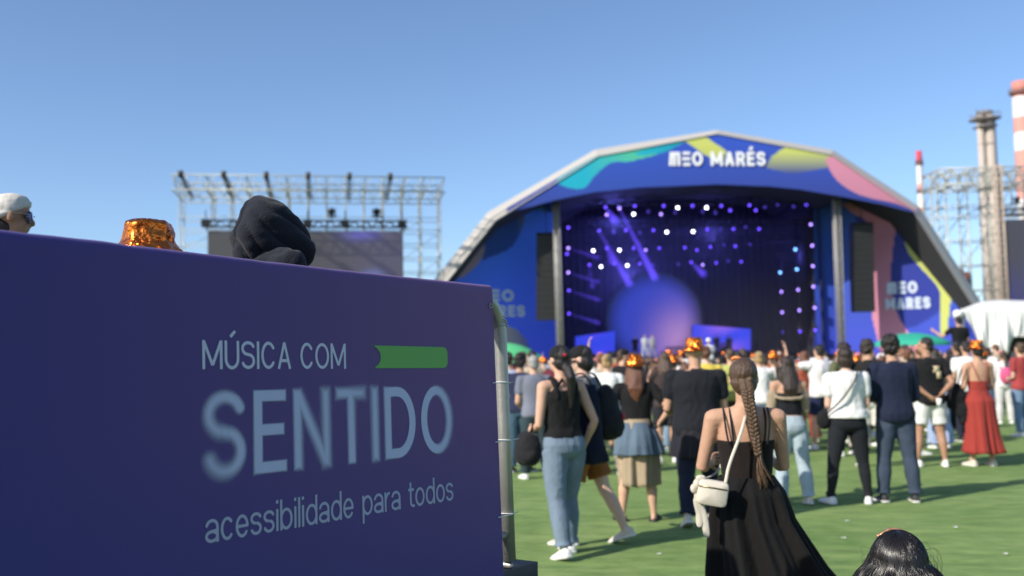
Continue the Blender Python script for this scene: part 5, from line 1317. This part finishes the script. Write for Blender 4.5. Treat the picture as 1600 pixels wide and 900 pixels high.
t = np.linspace(0, 2*np.pi, 32, endpoint=False); R = []
for yy, k in ((-.034, .90), (-.028, .97), (0, 1), (.028, .97), (.034, .90)):
    ex = np.sign(np.cos(t))*np.abs(np.cos(t))**.32; ez = np.sign(np.sin(t))*np.abs(np.sin(t))**.32
    R.append(np.stack([.077*k*ex, np.full(32, yy), .064*k*ez], 1) @ Rb.T + bc)
g.loft(R); g.obj('bag_body', cream, o)
g = Geo(); g.box(bc+np.array([0, -.036, .03]) @ np.eye(3), (.070, .003, .003), Rb); g.obj('zip', mat('brass', (.5, .38, .18), .35, .9), o)
g = Geo(); bag_strap(g, [bc+np.array([.068, 0, .055]), q5(1140, 725, 5.07), q5(1157, 678, 5.10), q5(1166, 645, 5.18), q5(1166, 632, 5.30)], .008); bag_strap(g, [bc+np.array([-.06, .03, .055]), q5(1122, 735, 5.42), q5(1140, 690, 5.50), q5(1160, 650, 5.46), q5(1166, 632, 5.30)], .008); g.obj('strap', cream, o)
g = Geo(); rnd = random.Random(3)
kn = bc+np.array([-.075, -.01, .045]); g.ell(kn, (.020, .022, .026)); g.ell(kn+np.array([.02, 0, .03]), (.026, .014, .016)); g.ell(kn+np.array([-.016, 0, -.022]), (.018, .014, .024))
for dx, ln in ((-.004, .20), (.020, .25)):
    g.tube(chain([kn, kn+np.array([dx*.5-.005, 0, -.08]), kn+np.array([dx+.01, .005, -.15]), kn+np.array([dx*1.4+.012, 0, -ln])], 5), [.010]*5+[.015]*6+[.018]*4+[.016], 8, flat=.22)
g.obj('scarf', cloth((.58, .53, .44)), o)
# woman with long dark hair and pale jeans
r6, j6 = person('woman with long dark hair, black crop top and pale blue jeans seen from behind', G(1239, 787), rad(3), 1.53, 'f', ('front', 'front'), dict(R=(0, 4, 0, 8), L=(0, 4, 0, 8)), 1, ('long', 'dark'), None, ('bandeau', (.012, .013, .018)), ('jeans', (.38, .46, .51)), ('shoe', SHOET), seed=16, hem=.60, hlen=.40)
o = thing_at('cardigan', r6, 'sand coloured cardigan slipped off the shoulders of the woman in pale jeans', 'cardigan')
g = Geo(); H6 = j6['H']
for k in 'RL':
    p, r = arm_path(j6, k, .016, .9, .004); g.tube(p[1:], r[1:], 14)
c = [j6['sh'+'L']+np.array([-.01, -.03, -.11]), np.array([-.08, -.095, .715*H6]), np.array([.08, -.095, .715*H6]), j6['sh'+'R']+np.array([.01, -.03, -.11])]
g.tube(chain(c, 5), .019, 10, flat=1.0); put('cardigan_body', g.mesh(voxel=.012, smooth=3, fold=(.008, 9, 4)), cloth((.33, .26, .18)), o)
# woman in white tee and black leggings
r7, j7 = person('woman in white T-shirt and black leggings with a black crossbody bag seen from behind', G(1330, 787), rad(-3), 1.62, 'f', ('front', 'front'), 'apart', 3, ('bob', 'dark'), None, ('tee', WHITE), ('leggings', (.014, .016, .020)), ('shoe', SHOEW), yaw=-12, seed=17, hem=.55, loose=.024, wide=1.10)
o = thing_at('crossbody_bag', r7, 'small black crossbody bag at the left hip of the woman in white T-shirt', 'bag')
g = Geo(); g.ell((-.245, .0, .865), (.075, .07, .10)); put('bag_body', g.mesh(voxel=.012, smooth=2, fold=(.006, 12, 2)), cloth((.012, .012, .013)), o)
g = Geo(); bag_strap(g, [(-.23, -.08, .93), (-.10, -.182, 1.08), (.03, -.172, 1.25), (.09, -.110, 1.37), (.09, .0, 1.42), (.0, .12, 1.25), (-.19, .10, 1.0), (-.24, .02, .93)], .019); g.obj('strap', cloth((.012, .012, .013)), o)
# man in the navy jacket
r8, j8 = person('curly haired man in long navy jacket and dark blue jeans seen from behind', G(1405, 783), rad(-2), 1.725, 'm', ('front', 'front'), dict(R=(-1, 3, 0, 14), L=(2, 5, 2, 10)), 1, ('curly', 'black'), None, ('long', (.012, .017, .040)), ('jeans', (.045, .062, .095)), ('shoe', SHOEB), yaw=-14, seed=18, hem=.475, loose=.018, wide=.97, topname='jacket')
# man in white shorts with his hands behind his back
def x9(root, j):
    H = j['H']; g = Geo(); c = j['up']((.035, -.079, .735))*H; 
    g.box(c+np.array([0, 0, .03]), (.045, .004, .045)); g.box(c+np.array([.035, 0, -.045]), (.03, .004, .05)); g.obj('shirt_print', mat('print_cream', (.55, .45, .28), .8, var=.6, vscale=40), root)
r9, j9 = person('man in black T-shirt and white shorts with his hands clasped behind his back', G(1457, 729), rad(2), 1.745, 'm', ('back', 'back'), dict(R=(0, 6, 0, 12), L=(0, 6, 0, 22)), 2, ('short', 'black'), None, ('tee', BLACK), ('shorts', (.66, .66, .63)), ('shoe', SHOEW), yaw=62, seed=19, hem=.47, loose=.018, wide=1.05, extra=x9, botname='shorts')
o = thing_at('paper_cup', r9, 'white paper cup held behind the back of the man in white shorts', 'cup')
g = Geo(); p = (j9['wrR']+j9['wrL'])/2+np.array([.03, -.06, -.10]); g.erings([(p[2]-.05, .026, .026, p[0], p[1]), (p[2]+.05, .036, .036, p[0], p[1])], 16); g.obj('cup_body', mat('paper', (.8, .8, .78), .6, var=.04), o)
# woman in the red dress
def x10(root, j):
    H = j['H']; b = Geo(); b.loft(torso_rings(j, .545, .69, .008)); put('bodice', b.mesh(voxel=.011, smooth=3, fold=(.004, 8, 3)), cloth((.29, .040, .032)), root)
    for x in (-.06, .06):
        st = Geo(); st.tube(chain([j['up'](q)*H for q in ((x*.5, -.068, .70), (x, -.05, .80), (x, -.012, .840), (x, .035, .81), (x*.9, .07, .72))], 5), .006, 6); st.obj('shoulder_strap', cloth((.29, .040, .032)), root)
    put('skirt', cone_skirt(j, [(.575*H, 0, 0, .090*H, .070*H, .05), (.53*H, 0, -.010, .118*H, .094*H, .2), (.40*H, .01, -.008, .122*H, .10*H, .4), (.24*H, .02, -.01, .132*H, .112*H, .8), (.105*H, .03, -.02, .155*H, .125*H, 1.2)], 6, .024, 31), cloth((.30, .040, .032)), root)
r10, j10 = person('woman in long red slip dress and orange foil hat seen from behind', G(1535, 728), rad(4), 1.665, 'f', ('front', 'front'), dict(R=(0, 5, 0, 5), L=(0, 5, 0, 8)), 1, ('bun', 'black'), ('bucket', FO), None, None, ('shoe', SHOET), yaw=6, seed=20, extra=x10)
o = thing_at('tote_bag', r10, 'big black bag and jacket on the left arm of the woman in the red dress', 'bag')
g = Geo(); g.ell((-.25, .07, .95), (.10, .10, .16)); g.ell((-.22, .05, .75), (.085, .09, .20)); g.ell((-.32, .10, .88), (.10, .09, .12)); put('bag_body', g.mesh(voxel=.015, smooth=2, fold=(.03, 7, 3)), cloth((.010, .010, .012)), o)
g = Geo(); bag_strap(g, [(-.26, .05, 1.08), (-.20, .04, 1.30), (-.17, .0, 1.36), (-.19, -.06, 1.28), (-.25, -.02, 1.08)], .012); g.obj('strap', cloth((.010, .010, .012)), o)
# others of the front rows: (label, px, py ground, H, sex, heading, arms, legs, skin, hair, hat, top, bottom, shoes, kw)
front = [
 ('grey haired man in grey T-shirt beside the barrier post', 838, 748, 1.60, 'm', 10, ('front', 'front'), 'relax', 0, ('short', 'grey'), None, ('tee', (.17, .18, .23)), ('trousers', (.03, .05, .06)), SHOEW, {}),
 ('dark haired man in navy shirt close beside the barrier post', 815, 738, 1.62, 'm', -15, ('front', 'down'), 'stand', 1, ('curly', 'black'), None, ('tee', (.02, .025, .06)), ('jeans', (.05, .10, .15)), SHOEB, {}),
 ('person in pale blue shirt half hidden by the barrier post', 797, 725, 1.66, 'm', 0, ('down', 'down'), 'stand', 0, ('short', 'dark'), None, ('tee', (.40, .46, .60)), ('trousers', (.05, .05, .06)), SHOEW, {}),
 ('blond woman in white vest and grey trousers behind the backpack', 953, 742, 1.60, 'f', -10, ('up', 'front'), 'relax', 0, ('bun', 'blond'), None, ('tee', WHITE), ('trousers', (.24, .22, .19)), SHOEW, dict(loose=.02)),
 ('woman with brown hair in dark top left of the broad man', 1043, 722, 1.62, 'f', 5, ('phone', 'front'), 'stand', 1, ('loose', 'brown'), None, ('tee', (.05, .035, .035)), ('shorts', (.02, .02, .025)), SHOEW, {}),
 ('person in white T-shirt and navy shorts reaching an arm out to the left', 1287, 702, 1.70, 'm', 18, ('point', 'front'), 'stand', 0, ('short', 'black'), None, ('tee', WHITE), ('shorts', (.015, .022, .06)), SHOEW, dict(loose=.022)),
 ('woman in white top and orange hat behind the woman with long dark hair', 1214, 705, 1.58, 'f', 0, ('phone', 'up'), 'stand', 0, ('pony', 'brown'), ('bucket', FO), ('tee', WHITE), ('jeans', (.10, .16, .26)), SHOEW, {}),
 ('curly haired man in black shirt and white shorts left of the navy jacket', 1364, 729, 1.72, 'm', -20, ('front', 'front'), 'stand', 1, ('curly', 'dark'), None, ('tee', (.015, .014, .014)), ('shorts', (.60, .57, .52)), SHOEW, dict(yaw=-30)),
 ('woman with reddish skirt and rust top behind the pointing man', 1262, 690, 1.60, 'f', 6, ('front', 'front'), 'stand', 2, ('long', 'auburn'), None, ('tank', (.30, .07, .04)), ('wide', (.30, .05, .05)), SHOEW, {}),
 ('person in white top standing behind the woman in the red dress', 1516, 690, 1.72, 'm', 0, ('front', 'front'), 'stand', 1, ('short', 'black'), None, ('tee', WHITE), ('trousers', (.02, .022, .04)), SHOEB, {}),
 ('child sized person in pink cap and white shirt with a pink backpack', 1572, 662, 1.55, 'f', -8, ('front', 'front'), 'stand', 0, ('pony', 'brown'), ('cap', cloth((.62, .16, .16))), ('long', (.66, .64, .62)), ('trousers', (.62, .60, .58)), SHOEW, {}),
 ('person in red T-shirt and blue jeans at the right edge', 1600, 682, 1.68, 'f', 15, ('front', 'down'), 'stand', 0, ('bun', 'brown'), None, ('tee', (.32, .05, .05)), ('jeans', (.16, .24, .36)), SHOEW, {}),
 ('woman in pale blue long dress beside the white shorts', 1468, 700, 1.60, 'f', 5, ('front', 'front'), 'stand', 1, ('long', 'dark'), None, ('tank', (.05, .05, .06)), ('wide', (.34, .42, .60)), SHOEW, {}),
 ('man in dark shirt beside the woman in the red dress', 1500, 672, 1.74, 'm', 12, ('front', 'front'), 'stand', 2, ('short', 'black'), None, ('tee', (.03, .022, .025)), ('trousers', (.015, .015, .02)), SHOEB, {}),
 ('woman in white T-shirt behind the braid of the woman in black', 1192, 712, 1.60, 'f', -4, ('phone', 'phone'), 'stand', 0, ('bun', 'blond'), None, ('tee', WHITE), ('shorts', (.2, .26, .36)), SHOEW, {}),
 ('man in olive and yellow shirt right of the broad man', 1146, 706, 1.66, 'm', 0, ('front', 'front'), 'stand', 0, ('short', 'brown'), None, ('tee', (.40, .42, .12)), ('trousers', (.05, .05, .05)), SHOEW, {}),
]
fr_list = []
for i, (lb, px, py, H, sex, hd, arms, legs, sk_, hr, ht, tp, bt_, sh, kw) in enumerate(front):
    kw = dict(kw); fr_list.append(person(lb, G(px, py), rad(hd), H, sex, arms, legs, sk_, hr, ht, tp, bt_, ('shoe', sh), seed=40+i, vox=.014, botname='shorts' if bt_[0] == 'shorts' else 'trousers', **kw))
rp, jp = fr_list[10]
o = thing_at('backpack', rp, 'pink backpack on the person in the pink cap', 'backpack')
g = Geo(); g.ell((0, -.19, 1.02), (.14, .09, .18)); put('pack_body', g.mesh(voxel=.02, smooth=2, fold=(.01, 8, 5)), cloth((.62, .10, .22)), o)
g = Geo()
for s in (-1, 1): bag_strap(g, [(s*.08, -.13, 1.15), (s*.09, -.03, 1.30), (s*.09, .09, 1.24), (s*.10, .0, .92)], .018)
g.obj('strap', cloth((.55, .09, .2)), o)
# two people carried on shoulders, with the carriers under them
c1 = P(1497, 550, 26)
person('man with dark hair carrying another on his shoulders before the teal parasol', c1*[1, 1, 0], 0, 1.76, 'm', ('front', 'front'), 'stand', 1, ('short', 'black'), None, ('tee', (.05, .05, .06)), ('trousers', (.03, .03, .04)), ('shoe', SHOEB), vox=.02, seed=60)
person('man in black shirt sitting on the shoulders of another before the teal parasol', c1*[1, 1, 0]+np.array([0, -.10, 0]), 0, 1.74, 'm', ('out', 'front'), 'ride', 1, ('short', 'black'), None, ('tee', BLACK), ('shorts', (.03, .03, .04)), ('shoe', SHOEW), vox=.016, seed=61, pelvis=1.58, botname='shorts')
c2 = P(1107, 560, 24)
person('man carrying a child on his shoulders right of the broad man', c2*[1, 1, 0], 0, 1.68, 'm', ('front', 'front'), 'stand', 0, ('short', 'brown'), None, ('tee', (.3, .3, .34)), ('trousers', (.05, .05, .07)), ('shoe', SHOEB), vox=.02, seed=62)
person('small child in white shirt and white sun hat sitting on shoulders', c2*[1, 1, 0]+np.array([0, -.08, 0]), 0, .98, 'f', ('front', 'front'), 'ride', 0, ('short', 'blond'), ('bucket', cloth(WHITE)), ('tee', WHITE), ('shorts', (.6, .58, .55)), ('shoe', SHOEW), vox=.014, seed=63, pelvis=1.47, botname='shorts')
# performers on the stage
for lb, px, Y, H, tp, hr in (('performer in black at the left of the round screen', 993, YS+8, 1.75, BLACK, 'black'), ('performer in pale clothes before the round screen', 1008, YS+4, 1.72, (.45, .47, .52), 'dark'), ('performer in light grey at the middle of the stage', 1020, YS+6, 1.75, (.30, .31, .36), 'brown'), ('dark dressed musician behind the drums', 1140, YS+11, 1.72, (.015, .015, .02), 'black'), ('dark dressed performer left of the drums', 1120, YS+11, 1.76, (.02, .02, .03), 'dark')):
    p = SP(px, 556, Y); person(lb, (p[0], Y, zd), rad(180), H, 'm', ('front', 'front'), 'apart', 0, ('short', hr), None, ('long', tp), ('trousers', tp), ('shoe', SHOEB), vox=.022, seed=int(px), hero=False)

# ------------------------------------------------------------------ people on the platform behind the banner
def on_deck(px, py, Y): return P(px, py, Y)
dzk = lambda p: float(deckpt(0, 0, 0)[2])+.0
def x20(root, j):
    T = head_tf(j); H = j['H']; glass = mat('sunglass_lens', (.03, .05, .14), .08, .3, .8, var=0); wire = mat('gold_wire', (.6, .5, .35), .3, .9, var=0)
    gq = Geo(); gq.tube([T((-.006, .060, .008)), T((0, .062, .010)), T((.006, .060, .008))], .002, 6); sg_ = gq.obj('sunglasses', wire, root)
    for s in (-1, 1):
        g = Geo(); n = 20; t = np.linspace(0, 2*np.pi, n, endpoint=False); R = []
        for yy, k in ((.052, 1), (.056, .97), (.058, .6), (.0585, .1)): R.append(np.array([T((s*(.0215+.0005)+.0205*k*math.cos(a), yy-.014*((.0215+.0185*k*math.cos(a)*s)/.04)**2, .001+.0185*k*math.sin(a))) for a in t]))
        g.loft(R); g.obj('lens', glass, sg_)
        g = Geo(); g.tube([T((s*.040, .046, .008)), T((s*.046, .02, .008)), T((s*.046, -.004, .006))], .0022, 6); g.obj('temple_arm', wire, sg_)
Yh = 4.55; ph = P(9, 338, Yh); dkz = float(deckpt(-1.5, 0, 0)[2])
Hh = (float(ph[2])-dkz)/.935
person('woman in white headscarf and sunglasses looking right behind the banner', (ph[0]-.0, Yh, dkz), rad(-62), Hh, 'f', ('front', 'front'), 'stand', 2, ('nape', 'dark'), ('scarf', cloth((.66, .62, .55))), ('long', (.5, .48, .45)), ('trousers', (.05, .05, .06)), ('shoe', SHOEW), seed=70, extra=x20, vox=.0075, eyes=False)
Yq = 3.45; pq = P(232, 366, Yq); deckq = float(deckpt(-1.2, 0, 0)[2]); Hq = 1.62
pel = float(pq[2])-deckq-.435*Hq-.055*Hq
person('seated person in crinkled orange foil bucket hat behind the banner', (pq[0], Yq, deckq), rad(-12), Hq, 'm', ('front', 'front'), 'sit', 1, ('short', 'dark'), ('bucket', FO), ('tee', (.3, .1, .08)), ('trousers', (.06, .06, .08)), ('shoe', SHOEW), seed=71, vox=.010, pelvis=pel)
ch = empty('chair', (pq[0], Yq, deckq), rad(-12)); tag(ch, 'black folding chair under the seated person in the foil hat', 'chair')
g = Geo(); g.box((0, .12, pel-.115), (.22, .22, .015)); g.obj('seat', darkmetal, ch); g = Geo(); g.box((0, -.15, pel+.22), (.2, .012, .10)); g.obj('backrest', darkmetal, ch)
for sx in (-1, 1):
    for a, b2 in (((sx*.21, -.16, pel+.32), (sx*.21, .30, 0)), ((sx*.21, .30, pel-.12), (sx*.21, -.16, 0))):
        g = Geo(); g.bar(a, b2, .011); g.obj('leg', darkmetal, ch)
# hooded person
Yd = 3.75; pd = P(424, 352, Yd); Hd = 1.60; ddz = float(deckpt(-.9, 0, 0)[2])
def x22(root, j):
    # hood: rings along the axis from the back of the head to the face opening, local frame turned to face right
    T = head_tf(j); H = j['H']; g = Geo(); R = []; n = 36; t = np.linspace(0, 2*np.pi, n, endpoint=False)
    prof = [(-.160, .03, -.03, -.10), (-.152, .066, .035, -.135), (-.132, .094, .088, -.155), (-.104, .112, .136, -.165), (-.065, .119, .156, -.168), (.0, .120, .146, -.168), (.045, .119, .124, -.165), (.09, .118, .094, -.160), (.130, .106, .052, -.150), (.158, .092, .012, -.135), (.168, .086, -.004, -.128)]
    for y, rx, zt_, zb_ in prof:
        q = []
        for a in t:
            x = rx*np.sign(math.cos(a))*abs(math.cos(a))**.9; m_ = (zt_+zb_)/2; h_ = (zt_-zb_)/2; z = m_+h_*math.sin(a)
            q.append(np.array([x, y+.03*(z-m_)*0, z]))
        R.append(np.array(q))
    inn = [np.array([[p[0]*.86, p[1]-.004, p[2]*.86-.01] for p in r]) for r in R[:1:-1]]
    g.loft(R+inn, True)
    me = evaluated(g.mesh(), [('SUBSURF', dict(levels=2, render_levels=2))])
    displace(me, .010, (10, 5, 15), 4)
    # diagonal tension folds
    nV = len(me.vertices); co = np.empty(nV*3); me.vertices.foreach_get('co', co); co = co.reshape(-1, 3); no = np.empty(nV*3); me.vertex_normals.foreach_get('vector', no); no = no.reshape(-1, 3)
    ph_ = co[:, 2]*26+co[:, 1]*19+1.6*np.sin(co[:, 0]*17+co[:, 1]*9)
    d = .011*(1-2*np.abs(np.sin(ph_))**.6)*np.clip((.12-co[:, 2])/.14, .2, 1)-.008*np.exp(-(co[:, 0]/.005)**2)*(co[:, 2] > -.05)
    co += no*d[:, None]; me.vertices.foreach_set('co', co.ravel()); me.update()
    me.transform(Matrix.Scale(.86, 4) @ Matrix.Rotation(rad(-4), 4, 'X'))
    me.transform(Matrix.Translation(tuple(j['head']+np.array([0, .0, -.022]))))
    navy = mat('navy_sweatshirt', (.012, .014, .022), .9, 0, .2, .25, 12, .3, 160, sheen=.12)
    put('hood', me, navy, root)
    s = Geo(); c = j['head']
    for k, (dz, r, a) in enumerate(((-.165, .105, .030), (-.20, .125, .038), (-.24, .135, .04))):
        s.tube([c+np.array([r*math.cos(q), r*.88*math.sin(q)-.03+(.02 if k else 0), dz+.02*math.sin(q*2+k)+.018*math.cos(q)]) for q in np.linspace(0, 2*np.pi, 25)], a, 10, False)
    s.tube([j['shL']+[0, 0, .02], c+np.array([-.07, -.02, -.17]), c+np.array([.07, -.02, -.17]), j['shR']+[0, 0, .02]], [.06, .075, .075, .06], 14)
    put('collar', s.mesh(voxel=.009, smooth=2, fold=(.012, 14, 6)), navy, root)
    w = Geo(); w.tube(chain([c+np.array([-.03, .115, -.15]), c+np.array([-.04, .15, -.22]), c+np.array([-.03, .14, -.33])], 5), .004, 6); w.obj('drawstring', darkmetal, root)
person('person in navy hooded sweatshirt with the hood up, turned away behind the banner', (pd[0], Yd, ddz), rad(-50), (float(pd[2])-ddz)/.935, 'm', ('front', 'front'), 'stand', 1, ('short', 'black'), None, ('long', (.012, .014, .022)), ('trousers', (.03, .03, .035)), ('shoe', SHOEW), seed=72, extra=x22, vox=.010, pitch=-10, wide=1.12)

# ------------------------------------------------------------------ seated person with wavy black hair in the near foreground
def x30(root, j):
    T = head_tf(j); H = j['H']; g = Geo(); rnd = random.Random(9)
    nclump = 110; cl = [(rnd.uniform(0, 6.3), rnd.uniform(20, 34), rnd.uniform(.010, .022), rnd.uniform(.02, .085), rnd.uniform(.30, .44)) for _ in range(nclump)]
    hx = j['head']
    for i in range(3200):
        c_ = i % nclump; a0 = 2*math.pi*c_/nclump+rnd.gauss(0, .06); ph, fr_, amp, spread, ln = cl[c_]
        crown = 1.25+rnd.uniform(-.12, .3); pts = []; rr = []; lift = rnd.uniform(1.02, 1.09); layer = rnd.uniform(.3, 1)
        for q in range(8):
            el = crown-(crown+.05)*q/7; a = a0+.10*math.sin(q*.8+ph)
            pts.append(T(np.array([.0475*lift*math.cos(el)*math.cos(a), -.012+.056*lift*math.cos(el)*math.sin(a), .018+.053*lift*math.sin(el)])))
        if math.sin(a0) > .6: 
            pts = pts[:4]; o = unit(np.array([math.cos(a0), math.sin(a0), 0]))
        o = unit(np.array([math.cos(a0), math.sin(a0)-.15, 0])); p0 = pts[-1]; n = 16
        for q in range(1, n):
            t = q/(n-1); w_ = amp*min(1, t*4); drop = ln*t
            pts.append(p0+o*((spread+.02)*layer*math.sin(min(1, t*1.6)*math.pi/2)+.010)+np.array([w_*math.sin(drop*fr_+ph), w_*.8*math.cos(drop*fr_+ph), -drop]))
        m_ = len(pts); rr = [.0015*(.55+.45*min(1, k/3))*(1-.55*max(0, k/m_-.4)) for k in range(m_)]
        g.tube(pts, rr, 4, False)
    for i in range(60):         # flyaway hairs
        a = rnd.uniform(0, math.pi*2); p0 = T((.05*math.cos(a), -.01+.05*math.sin(a), rnd.uniform(-.02, .05))); o = unit(np.array([math.cos(a), math.sin(a), rnd.uniform(-.5, .2)]))
        g.tube(chain([p0, p0+o*.03, p0+o*rnd.uniform(.02, .045)+np.array([0, 0, -.04]), p0+o*.035+np.array([0, 0, -.10])], 5), .00035, 4, False)
    g.obj('hair_locks', mat('glossy_hair', (.010, .008, .007), .30, 0, .6, .3, 40), root)
    hb = Geo(); hb.tube([T((.047*math.cos(a), .022, .012+.056*math.sin(a))) for a in np.linspace(1.0, math.pi-.95, 22)], .010, 8, flat=1.0); put('headband', hb.mesh(voxel=.004, smooth=1, fold=(.004, 60, 2)), mat('beaded_band', (.42, .22, .12), .35, .4, var=.6, vscale=120), root)
Yf = 3.15; pf = P(1402, 832, Yf); Hf = 1.62; pelf = float(pf[2])-.505*Hf
if pelf < .11: pelf = .11
person('seated person with wavy black hair and a beaded headband in the near foreground', (pf[0], Yf, 0), rad(-8), Hf, 'f', ('front', 'front'), 'cross', 0, ('sleek', 'black'), None, ('tee', (.03, .03, .035)), ('leggings', (.03, .03, .035)), ('shoe', SHOEW), seed=80, extra=x30, pelvis=pelf, vox=.010)

# ------------------------------------------------------------------ the packed crowd
rnd = random.Random(2024)
VAR = []
spec = [('m', ('pocket', 'front'), 'relax', 'short'), ('f', ('swing', 'front'), 'walk', 'long'), ('m', ('hip', 'pocket'), 'apart', 'curly'), ('f', ('back', 'back'), 'relax', 'bob'), ('m', ('front', 'front'), 'stand', 'short'), ('m', ('down', 'down'), 'relax', 'curly'), ('f', ('front', 'down'), 'stand', 'long'), ('f', ('phone', 'front'), 'relax', 'bun'), ('f', ('front', 'front'), 'stand', 'bob'), ('m', ('phone', 'pocket'), 'stand', 'short'), ('f', ('up', 'front'), 'stand', 'pony'), ('m', ('cross', 'cross'), 'apart', 'short'), ('f', ('hip', 'down'), 'relax', 'loose'), ('m', ('phone', 'phone'), 'stand', 'short')]
armtxt = ['hand in pocket', 'walking', 'legs apart', 'hands behind back', 'hands in front', 'arms hanging', 'one arm bent', 'phone held up', 'hands in front', 'one hand lifted', 'one arm raised', 'arms folded', 'hand on hip', 'filming with phone']
for i, (sex, arms, legs, hs) in enumerate(spec):
    H = 1.72 if sex == 'm' else 1.60; L = LEG[legs]; j = sk_pose(H, sex, dict(R=ARM[arms[1]], L=ARM[arms[0]]), L, None, rnd.uniform(-40, 40), rnd.uniform(-6, 14), rnd.uniform(-3, 5), rnd.uniform(.96, 1.10))
    sh_ = Geo()
    for k in 'RL':
        s_ = shoe_mesh(j, k); sh_.add(s_.v, s_.f)
    VAR.append(dict(j=j, sex=sex, txt=armtxt[i], body=body_mesh(j, .022, False), hair=hair_mesh(j, hs, .018, i, .30), top=top_mesh(j, 'tank' if (sex == 'f' and i % 3 == 2) else 'tee', .022, .016, .50, i), bot=bottom_mesh(j, 'shorts' if i % 3 == 0 else 'trousers', .022, i), shoeL=shoe_mesh(j, 'L').mesh(), shoeR=shoe_mesh(j, 'R').mesh(), bucket=hat_mesh(j, 'bucket', i), cap=hat_mesh(j, 'cap', i)))
    for m_ in ('body', 'hair', 'top', 'bot', 'shoeL', 'shoeR', 'bucket', 'cap'):
        me = VAR[-1][m_]; me.materials.clear(); me.materials.append(SHOEW)
TOPS = [('white', WHITE), ('white', (.66, .65, .62)), ('black', BLACK), ('black', (.014, .014, .016)), ('navy', NAVYC), ('red', (.36, .05, .045)), ('pink', (.60, .25, .28)), ('grey', (.22, .22, .23)), ('pale blue', (.36, .44, .60)), ('rust', (.30, .10, .04)), ('beige', (.45, .36, .26)), ('olive', (.10, .11, .05)), ('yellow', (.60, .46, .08)), ('maroon', (.11, .02, .03))]
BOTS = [(.02, .02, .025), (.08, .12, .2), (.2, .28, .38), (.45, .42, .36), (.03, .03, .05)]
HCN = [('black', 'black'), ('dark', 'dark brown'), ('dark', 'dark brown'), ('brown', 'brown'), ('blond', 'blond'), ('auburn', 'auburn')]
def place(me, name, root, m):
    o = bpy.data.objects.new(name, me); link(o, root); o.material_slots[0].link = 'OBJECT'; o.material_slots[0].material = m; return o
used = {}; spots = []
zones = [(880, 'by left tower'), (960, 'left of disc'), (1090, 'under round screen'), (1190, 'under right screen'), (1300, 'by hanging lamps'), (1420, 'by right speakers'), (1500, 'by teal parasol'), (1700, 'by white tent')]
def zone(px): 
    for lim, t in zones:
        if px < lim: return t
hero_px = [(884, 868), (918, 850), (999, 814), (1094, 818), (1239, 787), (1330, 787), (1405, 783), (1457, 729), (1535, 728)]
def try_add(px, Y, sp):
    p = P(px, 560, Y); x = float(p[0])
    for (a, b_, s_) in spots:
        if (a-x)**2+(b_-Y)**2 < min(sp, s_)**2: return
    spots.append((x, Y, sp))
for (rr_, jj_) in fr_list: spots.append((rr_.location.x, rr_.location.y, .75))
spots.append((float(c1[0]), 26, .8)); spots.append((float(c2[0]), 24, .8)); n_fixed = len(spots)
for k in range(1700):
    band = rnd.random()
    if band < .30: Y = rnd.uniform(15, 20)
    elif band < .60: Y = rnd.uniform(20, 30)
    else: Y = rnd.uniform(30, 62)
    px = rnd.uniform(786, 1625)
    if px > 1475 and Y < 24: continue
    if px > 1480 and Y > 31: continue
    if px < 800 and Y < 14: continue
    if len(spots)-n_fixed >= 215: break
    try_add(px, Y, .62 if Y < 30 else .8)
hat_n = 0
for n_, (x, Y, sp) in enumerate(spots[n_fixed:]):
    px = 800+FPX*x/Y
    for _ in range(40):
        V = rnd.choice(VAR[:9]*2+VAR); tn, tcol = rnd.choice(TOPS); hc, hname = rnd.choice(HCN); q = rnd.random()
        hat = 'bucket' if q < .14 else ('whitecap' if q < .22 else ('pinkcap' if q < .30 else ('blackcap' if q < .38 else None)))
        hl = {'bucket': 'orange foil hat', 'whitecap': 'white cap', 'pinkcap': 'pink cap', 'blackcap': 'black cap', None: hname+' hair'}[hat]
        depth = 'nearest' if Y < 20 else ('midway' if Y < 34 else 'farthest')
        lb = 'person in %s and %s top, %s, %s %s' % (hl, tn, V['txt'], depth, zone(px))
        if lb not in used: break
    used[lb] = 1
    root = empty('person', (x, Y, 0), rad(rnd.gauss(0, 32) if rnd.random() < .82 else rnd.uniform(60, 300))); s = rnd.uniform(.90, 1.0); root.scale = (s, s, s)
    tag(root, lb, 'person', 'people packed in the crowd before the stage')
    place(V['body'], 'body', root, rnd.choice(SKINS)); place(V['hair'], 'hair', root, HC[hc]); place(V['top'], 'shirt', root, cloth(tcol)); place(V['bot'], 'trousers', root, cloth(rnd.choice(BOTS)))
    if Y < 34:
        sm = rnd.choice([SHOEW, SHOEW, SHOEB])
        place(V['shoeL'], 'shoe', root, sm); place(V['shoeR'], 'shoe', root, sm)
    if hat: place(V['bucket'] if hat == 'bucket' else V['cap'], 'hat', root, {'bucket': FO, 'whitecap': cloth(WHITE), 'pinkcap': cloth((.62, .2, .22)), 'blackcap': CAPB}[hat])
# scraps of paper on the lawn
for i, (px, py) in enumerate(((1324, 816), (1318, 843), (1492, 826), (1572, 868), (1030, 868))):
    p = G(px, py); g = Geo(); rr_ = random.Random(i); n = 6; vv = []
    for a in range(n+1):
        for b_ in range(n+1): vv.append(((a/n-.5)*.035, (b_/n-.5)*.026, .008+.008*rr_.random()))
    g.add(vv, [(a*(n+1)+b_, (a+1)*(n+1)+b_, (a+1)*(n+1)+b_+1, a*(n+1)+b_+1) for a in range(n) for b_ in range(n)])
    o = g.obj('paper_scrap', mat('paper', (.8, .8, .78), .6, var=.04)); o.location = (p[0], p[1], .004)
    tag(o, 'crumpled white paper scrap on the lawn, %s' % ('just left above the foreground hair', 'close left of the foreground hair', 'right above the foreground hair', 'far right of the foreground hair', 'left of the black dress hem')[i], 'litter', 'paper scraps on the lawn')
